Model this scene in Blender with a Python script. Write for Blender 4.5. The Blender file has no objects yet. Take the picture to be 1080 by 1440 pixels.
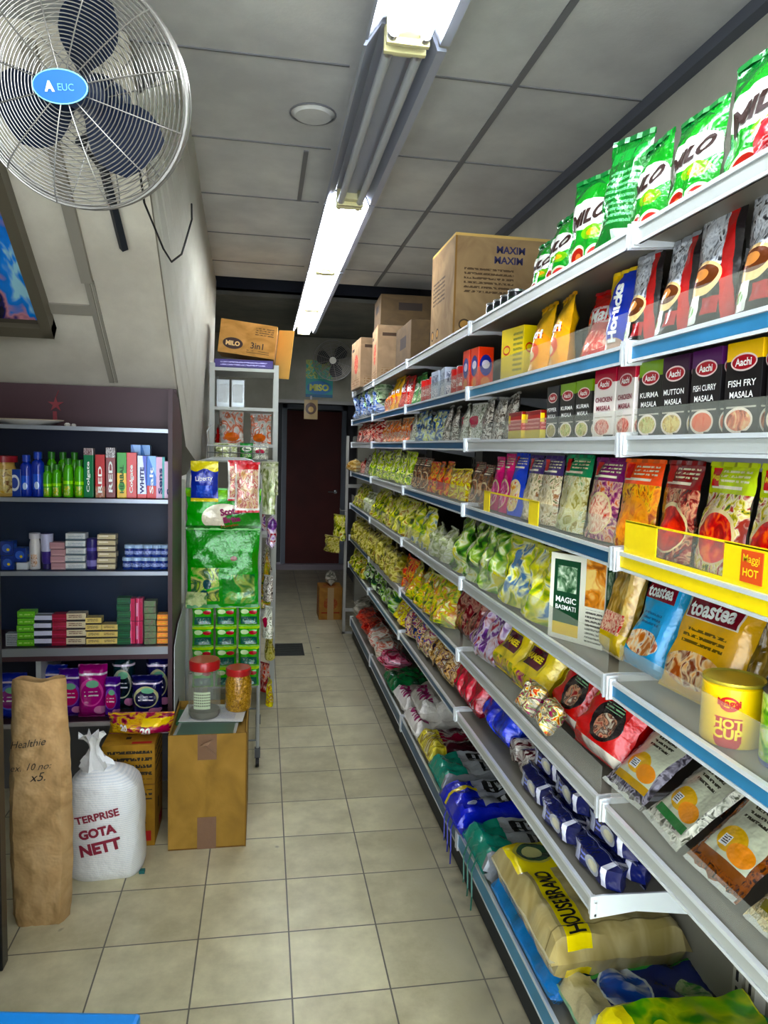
import bpy, bmesh, math, random
from mathutils import Vector, Matrix, noise
R = math.radians
SC = bpy.context.scene
COL = SC.collection
random.seed(7)

# ------------------------------------------------------------------ materials
def lin(c):
    if isinstance(c, str):
        c = c.lstrip('#'); c = [int(c[i:i+2], 16)/255 for i in (0, 2, 4)]
    else:
        return (c[0], c[1], c[2], 1)
    return tuple([(x/12.92 if x <= .04045 else ((x+.055)/1.055)**2.4) for x in c] + [1])
MATS = {}
def new_mat(name):
    m = bpy.data.materials.new(name); m.use_nodes = True
    nt = m.node_tree; nt.nodes.clear()
    out = nt.nodes.new('ShaderNodeOutputMaterial')
    b = nt.nodes.new('ShaderNodeBsdfPrincipled')
    nt.links.new(b.outputs[0], out.inputs[0])
    return m, nt, b
def mat(name, color, rough=.5, metal=0, emis=0, coat=0, bump=0, bscale=40, vary=0):
    if name in MATS: return MATS[name]
    m, nt, b = new_mat(name)
    b.inputs['Base Color'].default_value = lin(color)
    b.inputs['Roughness'].default_value = rough
    b.inputs['Metallic'].default_value = metal
    b.inputs['Coat Weight'].default_value = coat
    if emis:
        b.inputs['Emission Color'].default_value = lin(color); b.inputs['Emission Strength'].default_value = emis
    tc = nt.nodes.new('ShaderNodeTexCoord')
    if bump or vary:
        n = nt.nodes.new('ShaderNodeTexNoise'); n.inputs['Scale'].default_value = bscale
        n.inputs['Detail'].default_value = 4
        nt.links.new(tc.outputs['Object'], n.inputs['Vector'])
    if bump:
        bp = nt.nodes.new('ShaderNodeBump'); bp.inputs['Strength'].default_value = bump; bp.inputs['Distance'].default_value = .01
        nt.links.new(n.outputs[0], bp.inputs['Height']); nt.links.new(bp.outputs[0], b.inputs['Normal'])
    if vary:
        mx = nt.nodes.new('ShaderNodeMixRGB'); mx.blend_type = 'MULTIPLY'; mx.inputs[0].default_value = vary
        mx.inputs[1].default_value = lin(color)
        rp = nt.nodes.new('ShaderNodeMapRange'); rp.inputs[1].default_value = .3; rp.inputs[2].default_value = .7; rp.inputs[3].default_value = .35
        nt.links.new(n.outputs[0], rp.inputs[0]); nt.links.new(rp.outputs[0], mx.inputs[2]); nt.links.new(mx.outputs[0], b.inputs['Base Color'])
    MATS[name] = m
    return m
def clear_mat(name, color, alpha=.12, rough=.06, fr_k=.16):
    """thin clear plastic: mostly see-through with a gloss"""
    if name in MATS: return MATS[name]
    m = bpy.data.materials.new(name); m.use_nodes = True; nt = m.node_tree; nt.nodes.clear()
    out = nt.nodes.new('ShaderNodeOutputMaterial'); tr = nt.nodes.new('ShaderNodeBsdfTransparent')
    b = nt.nodes.new('ShaderNodeBsdfPrincipled'); b.inputs['Base Color'].default_value = lin(color); b.inputs['Roughness'].default_value = rough
    mx = nt.nodes.new('ShaderNodeMixShader'); fr = nt.nodes.new('ShaderNodeLayerWeight'); fr.inputs[0].default_value = .25
    ad = nt.nodes.new('ShaderNodeMath'); ad.operation = 'MULTIPLY_ADD'; ad.inputs[1].default_value = fr_k; ad.inputs[2].default_value = alpha
    nt.links.new(fr.outputs['Fresnel'], ad.inputs[0]); nt.links.new(ad.outputs[0], mx.inputs[0])
    nt.links.new(tr.outputs[0], mx.inputs[1]); nt.links.new(b.outputs[0], mx.inputs[2]); nt.links.new(mx.outputs[0], out.inputs[0])
    MATS[name] = m
    return m
PM = {}
def vivid(c, k=1.22):
    c = lin(c); l = .3*c[0]+.6*c[1]+.1*c[2]
    return tuple(min(1, max(0, l+(x-l)*k)) for x in c[:3])+(1,)
def pack(name, base, ops, rough=.28, coat=.3, bump=.25, bscale=22, metal=0):
    """printed packaging: flat colours, ovals, bands and busy picture areas laid out in the package's own UV space"""
    if name in PM: return PM[name]
    m, nt, b = new_mat(name)
    N, L = nt.nodes, nt.links
    uv = N.new('ShaderNodeUVMap'); oi = N.new('ShaderNodeObjectInfo')
    sep = N.new('ShaderNodeSeparateXYZ'); L.new(uv.outputs[0], sep.inputs[0])
    def mth(op, a, bb=None, c=None):
        n = N.new('ShaderNodeMath'); n.operation = op
        for i, x in enumerate((a, bb, c)):
            if x is None: continue
            if isinstance(x, (int, float)): n.inputs[i].default_value = x
            else: L.new(x, n.inputs[i])
        return n.outputs[0]
    def rng(s, lo, hi):
        return mth('MULTIPLY', mth('GREATER_THAN', s, lo), mth('LESS_THAN', s, hi))
    def colour(c):
        if isinstance(c, tuple) and c[0] == 'busy':
            off = N.new('ShaderNodeVectorMath'); off.operation = 'ADD'
            L.new(uv.outputs[0], off.inputs[0])
            cb = N.new('ShaderNodeCombineXYZ'); L.new(mth('MULTIPLY', oi.outputs['Random'], 3.0), cb.inputs[2]); L.new(cb.outputs[0], off.inputs[1])
            n = N.new('ShaderNodeTexNoise'); n.inputs['Scale'].default_value = c[1]; n.inputs['Detail'].default_value = 2.5; n.inputs['Distortion'].default_value = 1.2
            L.new(off.outputs[0], n.inputs['Vector'])
            r = N.new('ShaderNodeValToRGB'); r.color_ramp.interpolation = 'LINEAR'
            cs = c[2]; el = r.color_ramp.elements
            while len(el) < len(cs): el.new(.5)
            for i, cc in enumerate(cs):
                el[i].position = .34 + .32*i/max(1, len(cs)-1); el[i].color = vivid(cc)
            L.new(n.outputs[0], r.inputs[0]); return r.outputs[0]
        return None
    cur = colour(base)
    if cur is None:
        rgb = N.new('ShaderNodeRGB'); rgb.outputs[0].default_value = vivid(base); cur = rgb.outputs[0]
    for mk, c in ops:
        k = mk[0]
        if k == 'rect': msk = mth('MULTIPLY', rng(sep.outputs[0], mk[1], mk[3]), rng(sep.outputs[1], mk[2], mk[4]))
        elif k == 'ell':
            dx = mth('DIVIDE', mth('SUBTRACT', sep.outputs[0], mk[1]), mk[3]); dy = mth('DIVIDE', mth('SUBTRACT', sep.outputs[1], mk[2]), mk[4])
            msk = mth('LESS_THAN', mth('ADD', mth('MULTIPLY', dx, dx), mth('MULTIPLY', dy, dy)), 1)
        elif k == 'diag':
            msk = mth('GREATER_THAN', mth('ADD', mth('MULTIPLY', sep.outputs[0], mk[1]), mth('MULTIPLY', sep.outputs[1], mk[2])), mk[3])
        elif k == 'wave':
            w = mth('MULTIPLY', mth('SINE', mth('MULTIPLY', sep.outputs[0], mk[2])), mk[3])
            msk = mth('GREATER_THAN', mth('ADD', sep.outputs[1], w), mk[1])
        elif k == 'lines':
            st = mth('GREATER_THAN', mth('SINE', mth('MULTIPLY', sep.outputs[1], mk[5]*6.283/(mk[4]-mk[2]))), .1)
            n = N.new('ShaderNodeTexNoise'); n.inputs['Scale'].default_value = mk[5]*7; L.new(uv.outputs[0], n.inputs['Vector'])
            msk = mth('MULTIPLY', mth('MULTIPLY', st, mth('GREATER_THAN', n.outputs[0], .44)), mth('MULTIPLY', rng(sep.outputs[0], mk[1], mk[3]), rng(sep.outputs[1], mk[2], mk[4])))
        mx = N.new('ShaderNodeMixRGB'); L.new(msk, mx.inputs[0]); L.new(cur, mx.inputs[1])
        cc = colour(c)
        if cc is None: mx.inputs[2].default_value = vivid(c)
        else: L.new(cc, mx.inputs[2])
        cur = mx.outputs[0]
    L.new(cur, b.inputs['Base Color'])
    b.inputs['Roughness'].default_value = rough; b.inputs['Coat Weight'].default_value = coat; b.inputs['Metallic'].default_value = metal
    if bump:
        tc = N.new('ShaderNodeTexCoord'); n = N.new('ShaderNodeTexNoise'); n.inputs['Scale'].default_value = bscale; n.inputs['Detail'].default_value = 3
        L.new(tc.outputs['Object'], n.inputs['Vector'])
        bp = N.new('ShaderNodeBump'); bp.inputs['Strength'].default_value = bump; bp.inputs['Distance'].default_value = .02
        L.new(n.outputs[0], bp.inputs['Height']); L.new(bp.outputs[0], b.inputs['Normal'])
    PM[name] = m
    return m

# ------------------------------------------------------------------ mesh builders
class MB:
    def __init__(s): s.bm = bmesh.new(); s.uv = s.bm.loops.layers.uv.new('UVMap')
    def box(s, x0, x1, y0, y1, z0, z1, bev=0, M=None):
        g = bmesh.ops.create_cube(s.bm, size=1)['verts']
        for v in g: v.co = Vector((x0+(v.co.x+.5)*(x1-x0), y0+(v.co.y+.5)*(y1-y0), z0+(v.co.z+.5)*(z1-z0)))
        fs = list({f for v in g for f in v.link_faces})
        for f in fs:
            n = f.normal if f.normal.length else Vector((0, 0, 1)); f.normal_update(); n = f.normal
            for l in f.loops:
                c = l.vert.co; a = (c.x-x0)/max(1e-9, x1-x0); bb = (c.y-y0)/max(1e-9, y1-y0); d = (c.z-z0)/max(1e-9, z1-z0)
                if abs(n.y) > .5: l[s.uv].uv = (a if n.y < 0 else 1-a, d)
                elif abs(n.x) > .5: l[s.uv].uv = (bb if n.x > 0 else 1-bb, d)
                else: l[s.uv].uv = (a, bb)
        if bev:
            es = list({e for f in fs for e in f.edges})
            r = bmesh.ops.bevel(s.bm, geom=es, offset=bev, segments=2, affect='EDGES', profile=.6)
            g = [v for v in s.bm.verts if v.is_valid and (v in r['verts'] or any(v in f.verts for f in fs if f.is_valid))]
        if M is not None:
            bmesh.ops.transform(s.bm, matrix=M, verts=[v for v in g if v.is_valid])
        return s
    def cyl(s, p0, p1, r, seg=12, r2=None, caps=True):
        p0, p1 = Vector(p0), Vector(p1); d = p1-p0
        q = d.to_track_quat('Z', 'Y').to_matrix().to_4x4(); q.translation = (p0+p1)/2
        bmesh.ops.create_cone(s.bm, cap_ends=caps, segments=seg, radius1=r, radius2=r if r2 is None else r2, depth=d.length, matrix=q)
        return s
    def tube(s, pts, r, seg=8, closed=False):
        pts = [Vector(p) for p in pts]; rings = []
        n = len(pts); up = Vector((0, 0, 1))
        for i, p in enumerate(pts):
            a = pts[i-1] if (i or closed) else p; b = pts[(i+1) % n] if (i < n-1 or closed) else p
            t = (b-a).normalized(); 
            u = up if abs(t.dot(up)) < .95 else Vector((0, 1, 0))
            x = t.cross(u).normalized(); y = x.cross(t)
            rings.append([s.bm.verts.new(p+x*r*math.cos(k*2*math.pi/seg)+y*r*math.sin(k*2*math.pi/seg)) for k in range(seg)])
        for i in range(n if closed else n-1):
            A, B = rings[i], rings[(i+1) % n]
            if closed and i == n-1:
                o = min(range(seg), key=lambda j: (A[0].co-B[j].co).length); B = B[o:]+B[:o]
            for k in range(seg): s.bm.faces.new((A[k], A[(k+1) % seg], B[(k+1) % seg], B[k]))
        if not closed:
            s.bm.faces.new(rings[0][::-1]); s.bm.faces.new(rings[-1])
        return s
    def lathe(s, prof, seg=20, c=(0, 0, 0), sx=1, sy=1):
        rings = []
        z0, z1 = prof[0][1], prof[-1][1]
        for r, z in prof:
            rings.append([s.bm.verts.new((c[0]+sx*r*math.cos(2*math.pi*k/seg-math.pi), c[1]+sy*r*math.sin(2*math.pi*k/seg-math.pi), c[2]+z)) for k in range(seg)])
        for i in range(len(prof)-1):
            for k in range(seg):
                f = s.bm.faces.new((rings[i][k], rings[i][(k+1) % seg], rings[i+1][(k+1) % seg], rings[i+1][k]))
                us = (k/seg*2, (k+1)/seg*2, (k+1)/seg*2, k/seg*2)
                for l, u, z in zip(f.loops, us, (prof[i][1], prof[i][1], prof[i+1][1], prof[i+1][1])): l[s.uv].uv = (u, (z-z0)/max(1e-6, z1-z0))
        if prof[0][0] > 0: s.bm.faces.new(rings[0][::-1])
        if prof[-1][0] > 0: s.bm.faces.new(rings[-1])
        return s
    def prism(s, pts, y0, y1):
        """closed xz profile extruded along y"""
        A = [s.bm.verts.new((x, y0, z)) for x, z in pts]; B = [s.bm.verts.new((x, y1, z)) for x, z in pts]
        n = len(pts)
        s.bm.faces.new(A); s.bm.faces.new(B[::-1])
        for i in range(n): s.bm.faces.new((A[i], B[i], B[(i+1) % n], A[(i+1) % n]))
        return s
    def quad(s, *p):
        f = s.bm.faces.new([s.bm.verts.new(q) for q in p])
        for l, u in zip(f.loops, ((0, 0), (1, 0), (1, 1), (0, 1))): l[s.uv].uv = u
        return s
    def mesh(s, name, smooth=False, recalc=True):
        if recalc: bmesh.ops.recalc_face_normals(s.bm, faces=s.bm.faces)
        me = bpy.data.meshes.new(name); s.bm.to_mesh(me); s.bm.free()
        if smooth:
            for p in me.polygons: p.use_smooth = True
        return me
    def build(s, name, m, parent=None, smooth=False, **kw):
        me = s.mesh(name, smooth); o = bpy.data.objects.new(name, me); COL.objects.link(o)
        if m is not None: me.materials.append(m)
        if parent is not None: o.parent = parent
        if smooth: auto(me)
        return o
def auto(me, ang=35):
    try:
        bm = bmesh.new(); bm.from_mesh(me)
        for e in bm.edges:
            if len(e.link_faces) == 2 and e.calc_face_angle(0) > R(ang): e.smooth = False
        bm.to_mesh(me); bm.free()
    except Exception: pass
def empty(name, loc=(0, 0, 0), rot=(0, 0, 0)):
    o = bpy.data.objects.new(name, None); o.empty_display_size = .05; COL.objects.link(o); o.location = loc; o.rotation_euler = rot
    return o
def tag(o, label=None, cat=None, group=None, kind=None):
    if label: o['label'] = label
    if cat: o['category'] = cat
    if group: o['group'] = group
    if kind: o['kind'] = kind
    return o
def struct(o): o['kind'] = 'structure'; return o
TXT = {}
def text_mesh(s, bold=.012, shear=0):
    k = (s, bold, shear)
    if k in TXT: return TXT[k]
    cu = bpy.data.curves.new('lettering', 'FONT'); cu.body = s; cu.align_x = 'CENTER'; cu.align_y = 'CENTER'; cu.offset = bold; cu.shear = shear; cu.resolution_u = 3
    o = bpy.data.objects.new('lettering', cu); COL.objects.link(o)
    bpy.context.view_layer.update()
    me = bpy.data.meshes.new_from_object(o.evaluated_get(bpy.context.evaluated_depsgraph_get()))
    tb = bmesh.new(); tb.from_mesh(me)
    bmesh.ops.triangulate(tb, faces=tb.faces)
    for _ in range(4):
        es = [e for e in tb.edges if e.calc_length() > .16]
        if not es: break
        bmesh.ops.subdivide_edges(tb, edges=es, cuts=1); bmesh.ops.triangulate(tb, faces=tb.faces)
    tb.to_mesh(me); tb.free()
    vs = [v.co.copy() for v in me.vertices]; fs = [list(p.vertices) for p in me.polygons]
    bpy.data.objects.remove(o); bpy.data.curves.remove(cu); bpy.data.meshes.remove(me)
    if vs:
        x0 = min(v.x for v in vs); x1 = max(v.x for v in vs); y0 = min(v.y for v in vs); y1 = max(v.y for v in vs)
        cx, cy = (x0+x1)/2, (y0+y1)/2
        vs = [(v.x-cx, v.y-cy) for v in vs]; TXT[k] = (vs, fs, x1-x0, y1-y0)
    else: TXT[k] = ([], [], 1, 1)
    return TXT[k]
def lettering(s, w, cx, cz, fn, m, parent, rot=0, h=None, bold=.012, shear=0, name='lettering'):
    """flat letters laid on the surface given by fn(x, z) -> (x, y, z)"""
    vs, fs, W, H = text_mesh(s, bold, shear); k = w/W; kh = (h/H) if h else k
    me = bpy.data.meshes.new(name); c, sn = math.cos(R(rot)), math.sin(R(rot))
    out = []
    for x, y in vs:
        x *= k; y *= kh; out.append(fn(cx+x*c-y*sn, cz+x*sn+y*c))
    me.from_pydata(out, [], fs); me.materials.append(m); me.update()
    o = bpy.data.objects.new(name, me); COL.objects.link(o); o.parent = parent
    return o
def copy_tree(o, parent=None):
    c = o.copy(); COL.objects.link(c)
    if parent is not None: c.parent = parent
    for ch in o.children: copy_tree(ch, c)
    return c

# ------------------------------------------------------------------ package shapes (front faces local -y, base at z=0)
def prof_fn(shape):
    if shape == 'stand': return lambda v: max(0, 1-max(0, v)**1.6/.93**1.6)**.62
    if shape == 'pillow': return lambda v: max(0, math.sin(math.pi*min(1, max(0, (v-.04)/.92))))**.55
    if shape == 'block': return lambda v: min(1, max(0, min(v, 1-v))*13)**.42
    return lambda v: min(1, max(0, min(v, 1-v))*7)**.5
def edge_fn(shape):
    if shape == 'block': return lambda u: min(1, max(0, min(u, 1-u))*13)**.42
    if shape == 'brick': return lambda u: min(1, max(0, min(u, 1-u))*7)**.5
    return lambda u: max(0, 1-abs(2*u-1)**2.4)**.62
def pouch(w, h, t, shape='stand', seed=0, crump=.004, nx=12, ny=16, waist=.05):
    pv, pe = prof_fn(shape), edge_fn(shape)
    def surf(x, z, side=-1):
        u, v = x/w+.5, z/h
        n = noise.noise(Vector((x*18+seed*3.7, z*18, side*4+seed)))*crump*2 + noise.noise(Vector((x*55, z*40+seed, side)))*crump*.7
        d = pe(min(1, max(0, u)))*pv(min(1, max(0, v)))
        return side*(t/2*d) + n*(min(1, d*2.5)+.25)
    b = MB(); bm = b.bm; G = {}
    for side in (-1, 1):
        for j in range(ny+1):
            for i in range(nx+1):
                u, v = i/nx, j/ny
                x = (u-.5)*w*(1-waist*math.sin(math.pi*min(1, v*1.08))) + noise.noise(Vector((seed+v*6, u*2, 3)))*w*.02
                z = v*h + (noise.noise(Vector((u*4, seed*2.1, 7)))*h*.012 if j == ny else 0)
                y = surf((u-.5)*w, z, side)
                if i in (0, nx) or j == ny or (j == 0 and shape != 'stand'): y = noise.noise(Vector((u*5, v*7, seed)))*crump
                if j == 0 and shape == 'stand': z = 0; y = side*t/2*pe(u)*.94 if i not in (0, nx) else 0
                G[side, i, j] = bm.verts.new((x, y, z))
        for j in range(ny):
            for i in range(nx):
                q = [G[side, i, j], G[side, i+1, j], G[side, i+1, j+1], G[side, i, j+1]]; uvs = [(i/nx, j/ny), ((i+1)/nx, j/ny), ((i+1)/nx, (j+1)/ny), (i/nx, (j+1)/ny)]
                if side == 1: q.reverse(); uvs.reverse()
                f = bm.faces.new(q)
                for l, uvv in zip(f.loops, uvs): l[b.uv].uv = uvv
    if shape == 'stand':
        for i in range(nx):
            f = bm.faces.new([G[-1, i, 0], G[1, i, 0], G[1, i+1, 0], G[-1, i+1, 0]])
    GC = {(i, j): v.co.copy() for (sd, i, j), v in G.items() if sd == -1}
    bmesh.ops.remove_doubles(bm, verts=bm.verts, dist=1e-5)
    def grid(x, z):
        fu, fv = min(nx-1e-4, max(0, (x/w+.5)*nx)), min(ny-1e-4, max(0, z/h*ny)); i, j = int(fu), int(fv); a, c = fu-i, fv-j
        P = [GC[i, j], GC[i+1, j], GC[i, j+1], GC[i+1, j+1]]
        return (P[0]*(1-a)+P[1]*a)*(1-c)+(P[2]*(1-a)+P[3]*a)*c
    return b, grid
def K_pouch(name, w, h, t, m, shape='stand', seal=None, texts=(), seed=0, crump=.004, nx=12, ny=16, waist=.05, extra=None):
    root = empty(name)
    b, surf = pouch(w, h, t, shape, seed, crump, nx, ny, waist)
    b.build('film_pouch', m, root, smooth=True)
    if seal is not None:
        n = 10
        for tz in ([1] if shape == 'stand' else [1, 0]):
            s = MB(); zz = h*.985 if tz else h*.015
            for i in range(n):
                x0, x1 = (i/n-.5)*w*.97, ((i+1)/n-.5)*w*.97
                y0 = .0022*math.sin(i*2.1+seed); y1 = .0022*math.sin((i+1)*2.1+seed)
                s.quad((x0, y0-.0032, zz-h*.022), (x1, y1-.0032, zz-h*.022), (x1, y1-.002, zz+h*.022), (x0, y0-.002, zz+h*.022))
                s.quad((x0, y0+.0032, zz-h*.022), (x0, y0+.002, zz+h*.022), (x1, y1+.002, zz+h*.022), (x1, y1+.0032, zz-h*.022))
            s.build('crimped_seal', seal, root)
    fn = lambda x, z: tuple(surf(x, z)+Vector((0, -.0022, 0)))
    for tx in texts:
        s_, tw, cx, cz, mm = tx[:5]; kw = tx[5] if len(tx) > 5 else {}
        lettering(s_, tw*w, cx*w, cz*h, fn, mm, root, **kw)
    if extra: extra(root, surf, w, h, t)
    root['t'] = t; root['w'] = w
    return root
def K_box(name, w, h, d, m, texts=(), flap=None, bev=.0015, lid=None):
    root = empty(name)
    MB().box(-w/2, w/2, -d/2, d/2, 0, h, bev).build('carton', m, root)
    if flap is not None:
        MB().box(-w/2+.002, w/2-.002, -d/2+.002, d/2-.002, h+.0002, h+.0012).build('top_flap', flap, root)
    for tx in texts:
        s_, tw, cx, cz, mm = tx[:5]; kw = dict(tx[5]) if len(tx) > 5 else {}
        side = kw.pop('side', 0)
        fn = (lambda x, z: (x, -d/2-.0012, z)) if not side else (lambda x, z: (w/2+.0012, x, z))
        lettering(s_, tw*(d if side else w), cx*(d if side else w), cz*h, fn, mm, root, **kw)
    root['t'] = d; root['w'] = w
    return root
def K_lathe(name, prof, m, caps=(), texts=(), sx=1, sy=1, seg=20, body='bottle_body'):
    """caps: (part name, profile, material)"""
    root = empty(name)
    MB().lathe(prof, seg, sx=sx, sy=sy).build(body, m, root, smooth=True)
    for nm, pf, mm in caps: MB().lathe(pf, seg, sx=sx, sy=sy).build(nm, mm, root, smooth=True)
    rr = max(p[0] for p in prof)
    for tx in texts:
        s_, tw, cx, cz, mm = tx[:5]; kw = tx[5] if len(tx) > 5 else {}
        fn = lambda x, z: ((rr+.0012)*sx*math.sin(x/rr), -(rr+.0012)*sy*math.cos(x/rr), z)
        lettering(s_, tw, cx, cz, fn, mm, root, **kw)
    root['t'] = rr*2; root['w'] = rr*2
    return root

# placing things
ORD = ['nearest', 'second', 'third', 'fourth', 'fifth', 'sixth', 'seventh', 'eighth', 'ninth', 'tenth', 'eleventh', 'twelfth', 'thirteenth', 'fourteenth']
LORD = ['leftmost', 'second', 'third', 'fourth', 'fifth', 'sixth', 'seventh', 'eighth']
PROTO = {}
USED = set()
def kind(key, fn): PROTO[key] = fn
def place(key, x, y, z, label, cat, group=None, rz=-90, rx=0, ry=0, sc=(1, 1, 1)):
    """first time builds and moves the thing itself, afterwards copies it part by part"""
    p = PROTO[key]
    if callable(p):
        p = p(); PROTO[key] = p; o = p
        for k in ('t', 'w'): 
            if k not in p: p[k] = .05
    else:
        o = copy_tree(p)
    if isinstance(sc, (int, float)): sc = (sc,)*3
    lift = p['t']/2*sc[1]*abs(math.sin(R(rx))) + p['w']/2*sc[0]*abs(math.sin(R(ry)))
    o.location = (x, y, z+lift+.0008); o.rotation_euler = (R(-rx), R(ry), R(rz)); o.scale = sc
    for k in ('label', 'category', 'group'):
        if k in o: del o[k]
    tag(o, label, cat, group)
    return o
SH = dict(top=2.1085, s1=1.873, s2=1.685, s3=1.4445, s4=1.167, s5=.8936, s6=.659, base=.185)
SN = dict(top='top shelf', s1='second shelf', s2='third shelf', s3='fourth shelf', s4='fifth shelf', s5='sixth shelf', s6='shallow lower shelf', base='bottom deck')
def row(key, sh, ys, desc, cat, x=.8, rx=6, jit=4, sc=1, group=None, dx=0, names=None, z=None, jy=0, sv=.05, where=None):
    """a run of one kind on a shelf of the wall unit, nearest first"""
    n = len(ys)
    for i, y in enumerate(ys):
        s = sc*(1+random.uniform(-sv, sv))
        wh = where or f"on {SN[sh]}"
        lab = f"{desc} {wh}" if n == 1 else f"{ORD[i]} {desc} {wh}"
        if names: lab = names[i]
        place(key, x+random.uniform(-dx, dx), y, SH[sh] if z is None else z, lab, cat, group or (f"{desc}s {wh}" if n > 1 else None),
              rz=-90+random.uniform(-jit, jit), rx=rx+random.uniform(-2, 2) if rx else 0, ry=random.uniform(-jy, jy) if jy else 0, sc=(s, s, s))
def ysp(y0, y1, n): return [y0+(y1-y0)*(i+.5)/n for i in range(n)]

# ------------------------------------------------------------------ room shell
HC = 2.77
def tile_floor():
    m, nt, b = new_mat('floor_tiles'); N, L = nt.nodes, nt.links
    tc = N.new('ShaderNodeTexCoord'); sp = N.new('ShaderNodeSeparateXYZ'); L.new(tc.outputs['Object'], sp.inputs[0])
    def mth(op, a, bb=None, c=None):
        n = N.new('ShaderNodeMath'); n.operation = op
        for i, x in enumerate((a, bb, c)):
            if x is None: continue
            if isinstance(x, (int, float)): n.inputs[i].default_value = x
            else: L.new(x, n.inputs[i])
        return n.outputs[0]
    ms = []; ids = []
    for ax, off in ((0, -.1948), (1, 3.8124)):
        v = mth('DIVIDE', mth('SUBTRACT', sp.outputs[ax], off-30), .3)
        fr = mth('FRACT', v); ids.append(mth('FLOOR', v))
        ms.append(mth('LESS_THAN', mth('MINIMUM', fr, mth('SUBTRACT', 1, fr)), .008))
    g = mth('MAXIMUM', *ms)
    n1 = N.new('ShaderNodeTexNoise'); n1.inputs['Scale'].default_value = 7; n1.inputs['Detail'].default_value = 6; n1.inputs['Roughness'].default_value = .65; L.new(tc.outputs['Object'], n1.inputs['Vector'])
    n2 = N.new('ShaderNodeTexNoise'); n2.inputs['Scale'].default_value = 1.3; L.new(tc.outputs['Object'], n2.inputs['Vector'])
    wn = N.new('ShaderNodeTexWhiteNoise'); wn.noise_dimensions = '2D'; cb = N.new('ShaderNodeCombineXYZ'); L.new(ids[0], cb.inputs[0]); L.new(ids[1], cb.inputs[1]); L.new(cb.outputs[0], wn.inputs['Vector'])
    r = N.new('ShaderNodeValToRGB'); r.color_ramp.elements[0].color = lin('#b9b08c'); r.color_ramp.elements[1].color = lin('#e6dfbe'); r.color_ramp.elements[0].position = .32; r.color_ramp.elements[1].position = .6
    s = mth('ADD', mth('MULTIPLY', n1.outputs[0], .45), mth('ADD', mth('MULTIPLY', n2.outputs[0], .4), mth('MULTIPLY', wn.outputs[0], .1)))
    L.new(s, r.inputs[0])
    # dirt towards the foot of the shelving, a few stains
    dirt = N.new('ShaderNodeMapRange'); dirt.inputs[1].default_value = .52; dirt.inputs[2].default_value = .8; L.new(sp.outputs[0], dirt.inputs[0])
    n3 = N.new('ShaderNodeTexNoise'); n3.inputs['Scale'].default_value = 14; n3.inputs['Detail'].default_value = 5; L.new(tc.outputs['Object'], n3.inputs['Vector'])
    dm = mth('MULTIPLY', dirt.outputs[0], mth('MULTIPLY', n3.outputs[0], 1.3))
    m1 = N.new('ShaderNodeMixRGB'); m1.inputs[2].default_value = lin('#6b6250'); L.new(r.outputs[0], m1.inputs[1]); L.new(mth('MINIMUM', dm, .75), m1.inputs[0])
    n4 = N.new('ShaderNodeTexNoise'); n4.inputs['Scale'].default_value = 5.5; n4.inputs['Detail'].default_value = 2; L.new(tc.outputs['Object'], n4.inputs['Vector'])
    st = N.new('ShaderNodeMapRange'); st.inputs[1].default_value = .735; st.inputs[2].default_value = .76; L.new(n4.outputs[0], st.inputs[0])
    m3 = N.new('ShaderNodeMixRGB'); m3.inputs[2].default_value = lin('#5d574a'); L.new(m1.outputs[0], m3.inputs[1]); L.new(mth('MULTIPLY', st.outputs[0], .8), m3.inputs[0])
    m2 = N.new('ShaderNodeMixRGB'); m2.inputs[2].default_value = lin('#6f6a5b'); L.new(m3.outputs[0], m2.inputs[1]); L.new(g, m2.inputs[0])
    L.new(m2.outputs[0], b.inputs['Base Color']); b.inputs['Roughness'].default_value = .33
    bp = N.new('ShaderNodeBump'); bp.inputs['Strength'].default_value = .3; bp.inputs['Distance'].default_value = .003; bp.invert = True; L.new(g, bp.inputs['Height']); L.new(bp.outputs[0], b.inputs['Normal'])
    return m
def plaster(name, c1, c2, scale=2.2, rough=.85, lo=.35, hi=.65):
    m, nt, b = new_mat(name); N, L = nt.nodes, nt.links
    tc = N.new('ShaderNodeTexCoord'); n = N.new('ShaderNodeTexNoise'); n.inputs['Scale'].default_value = scale; n.inputs['Detail'].default_value = 7; n.inputs['Roughness'].default_value = .6
    L.new(tc.outputs['Object'], n.inputs['Vector']); r = N.new('ShaderNodeValToRGB')
    r.color_ramp.elements[0].color = lin(c1); r.color_ramp.elements[1].color = lin(c2); r.color_ramp.elements[0].position = lo; r.color_ramp.elements[1].position = hi
    L.new(n.outputs[0], r.inputs[0]); L.new(r.outputs[0], b.inputs['Base Color']); b.inputs['Roughness'].default_value = rough
    n2 = N.new('ShaderNodeTexNoise'); n2.inputs['Scale'].default_value = 120; L.new(tc.outputs['Object'], n2.inputs['Vector'])
    bp = N.new('ShaderNodeBump'); bp.inputs['Strength'].default_value = .15; bp.inputs['Distance'].default_value = .003; L.new(n2.outputs[0], bp.inputs['Height']); L.new(bp.outputs[0], b.inputs['Normal'])
    return m
FLOOR = tile_floor()
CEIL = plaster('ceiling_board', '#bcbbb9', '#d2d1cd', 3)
WALLM = plaster('cream_wall', '#e4e2d6', '#f2f1e8', 2)
WALLG = plaster('grey_wall', '#a5a498', '#bcbaad', 2)
GRIDM = mat('ceiling_bar', '#77777a', .5)
DARK = mat('dark_void', '#14161c', .9)
struct(MB().box(-2.0, 1.35, -1.5, 9.9, -.1, 0).build('floor', FLOOR))
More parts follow.
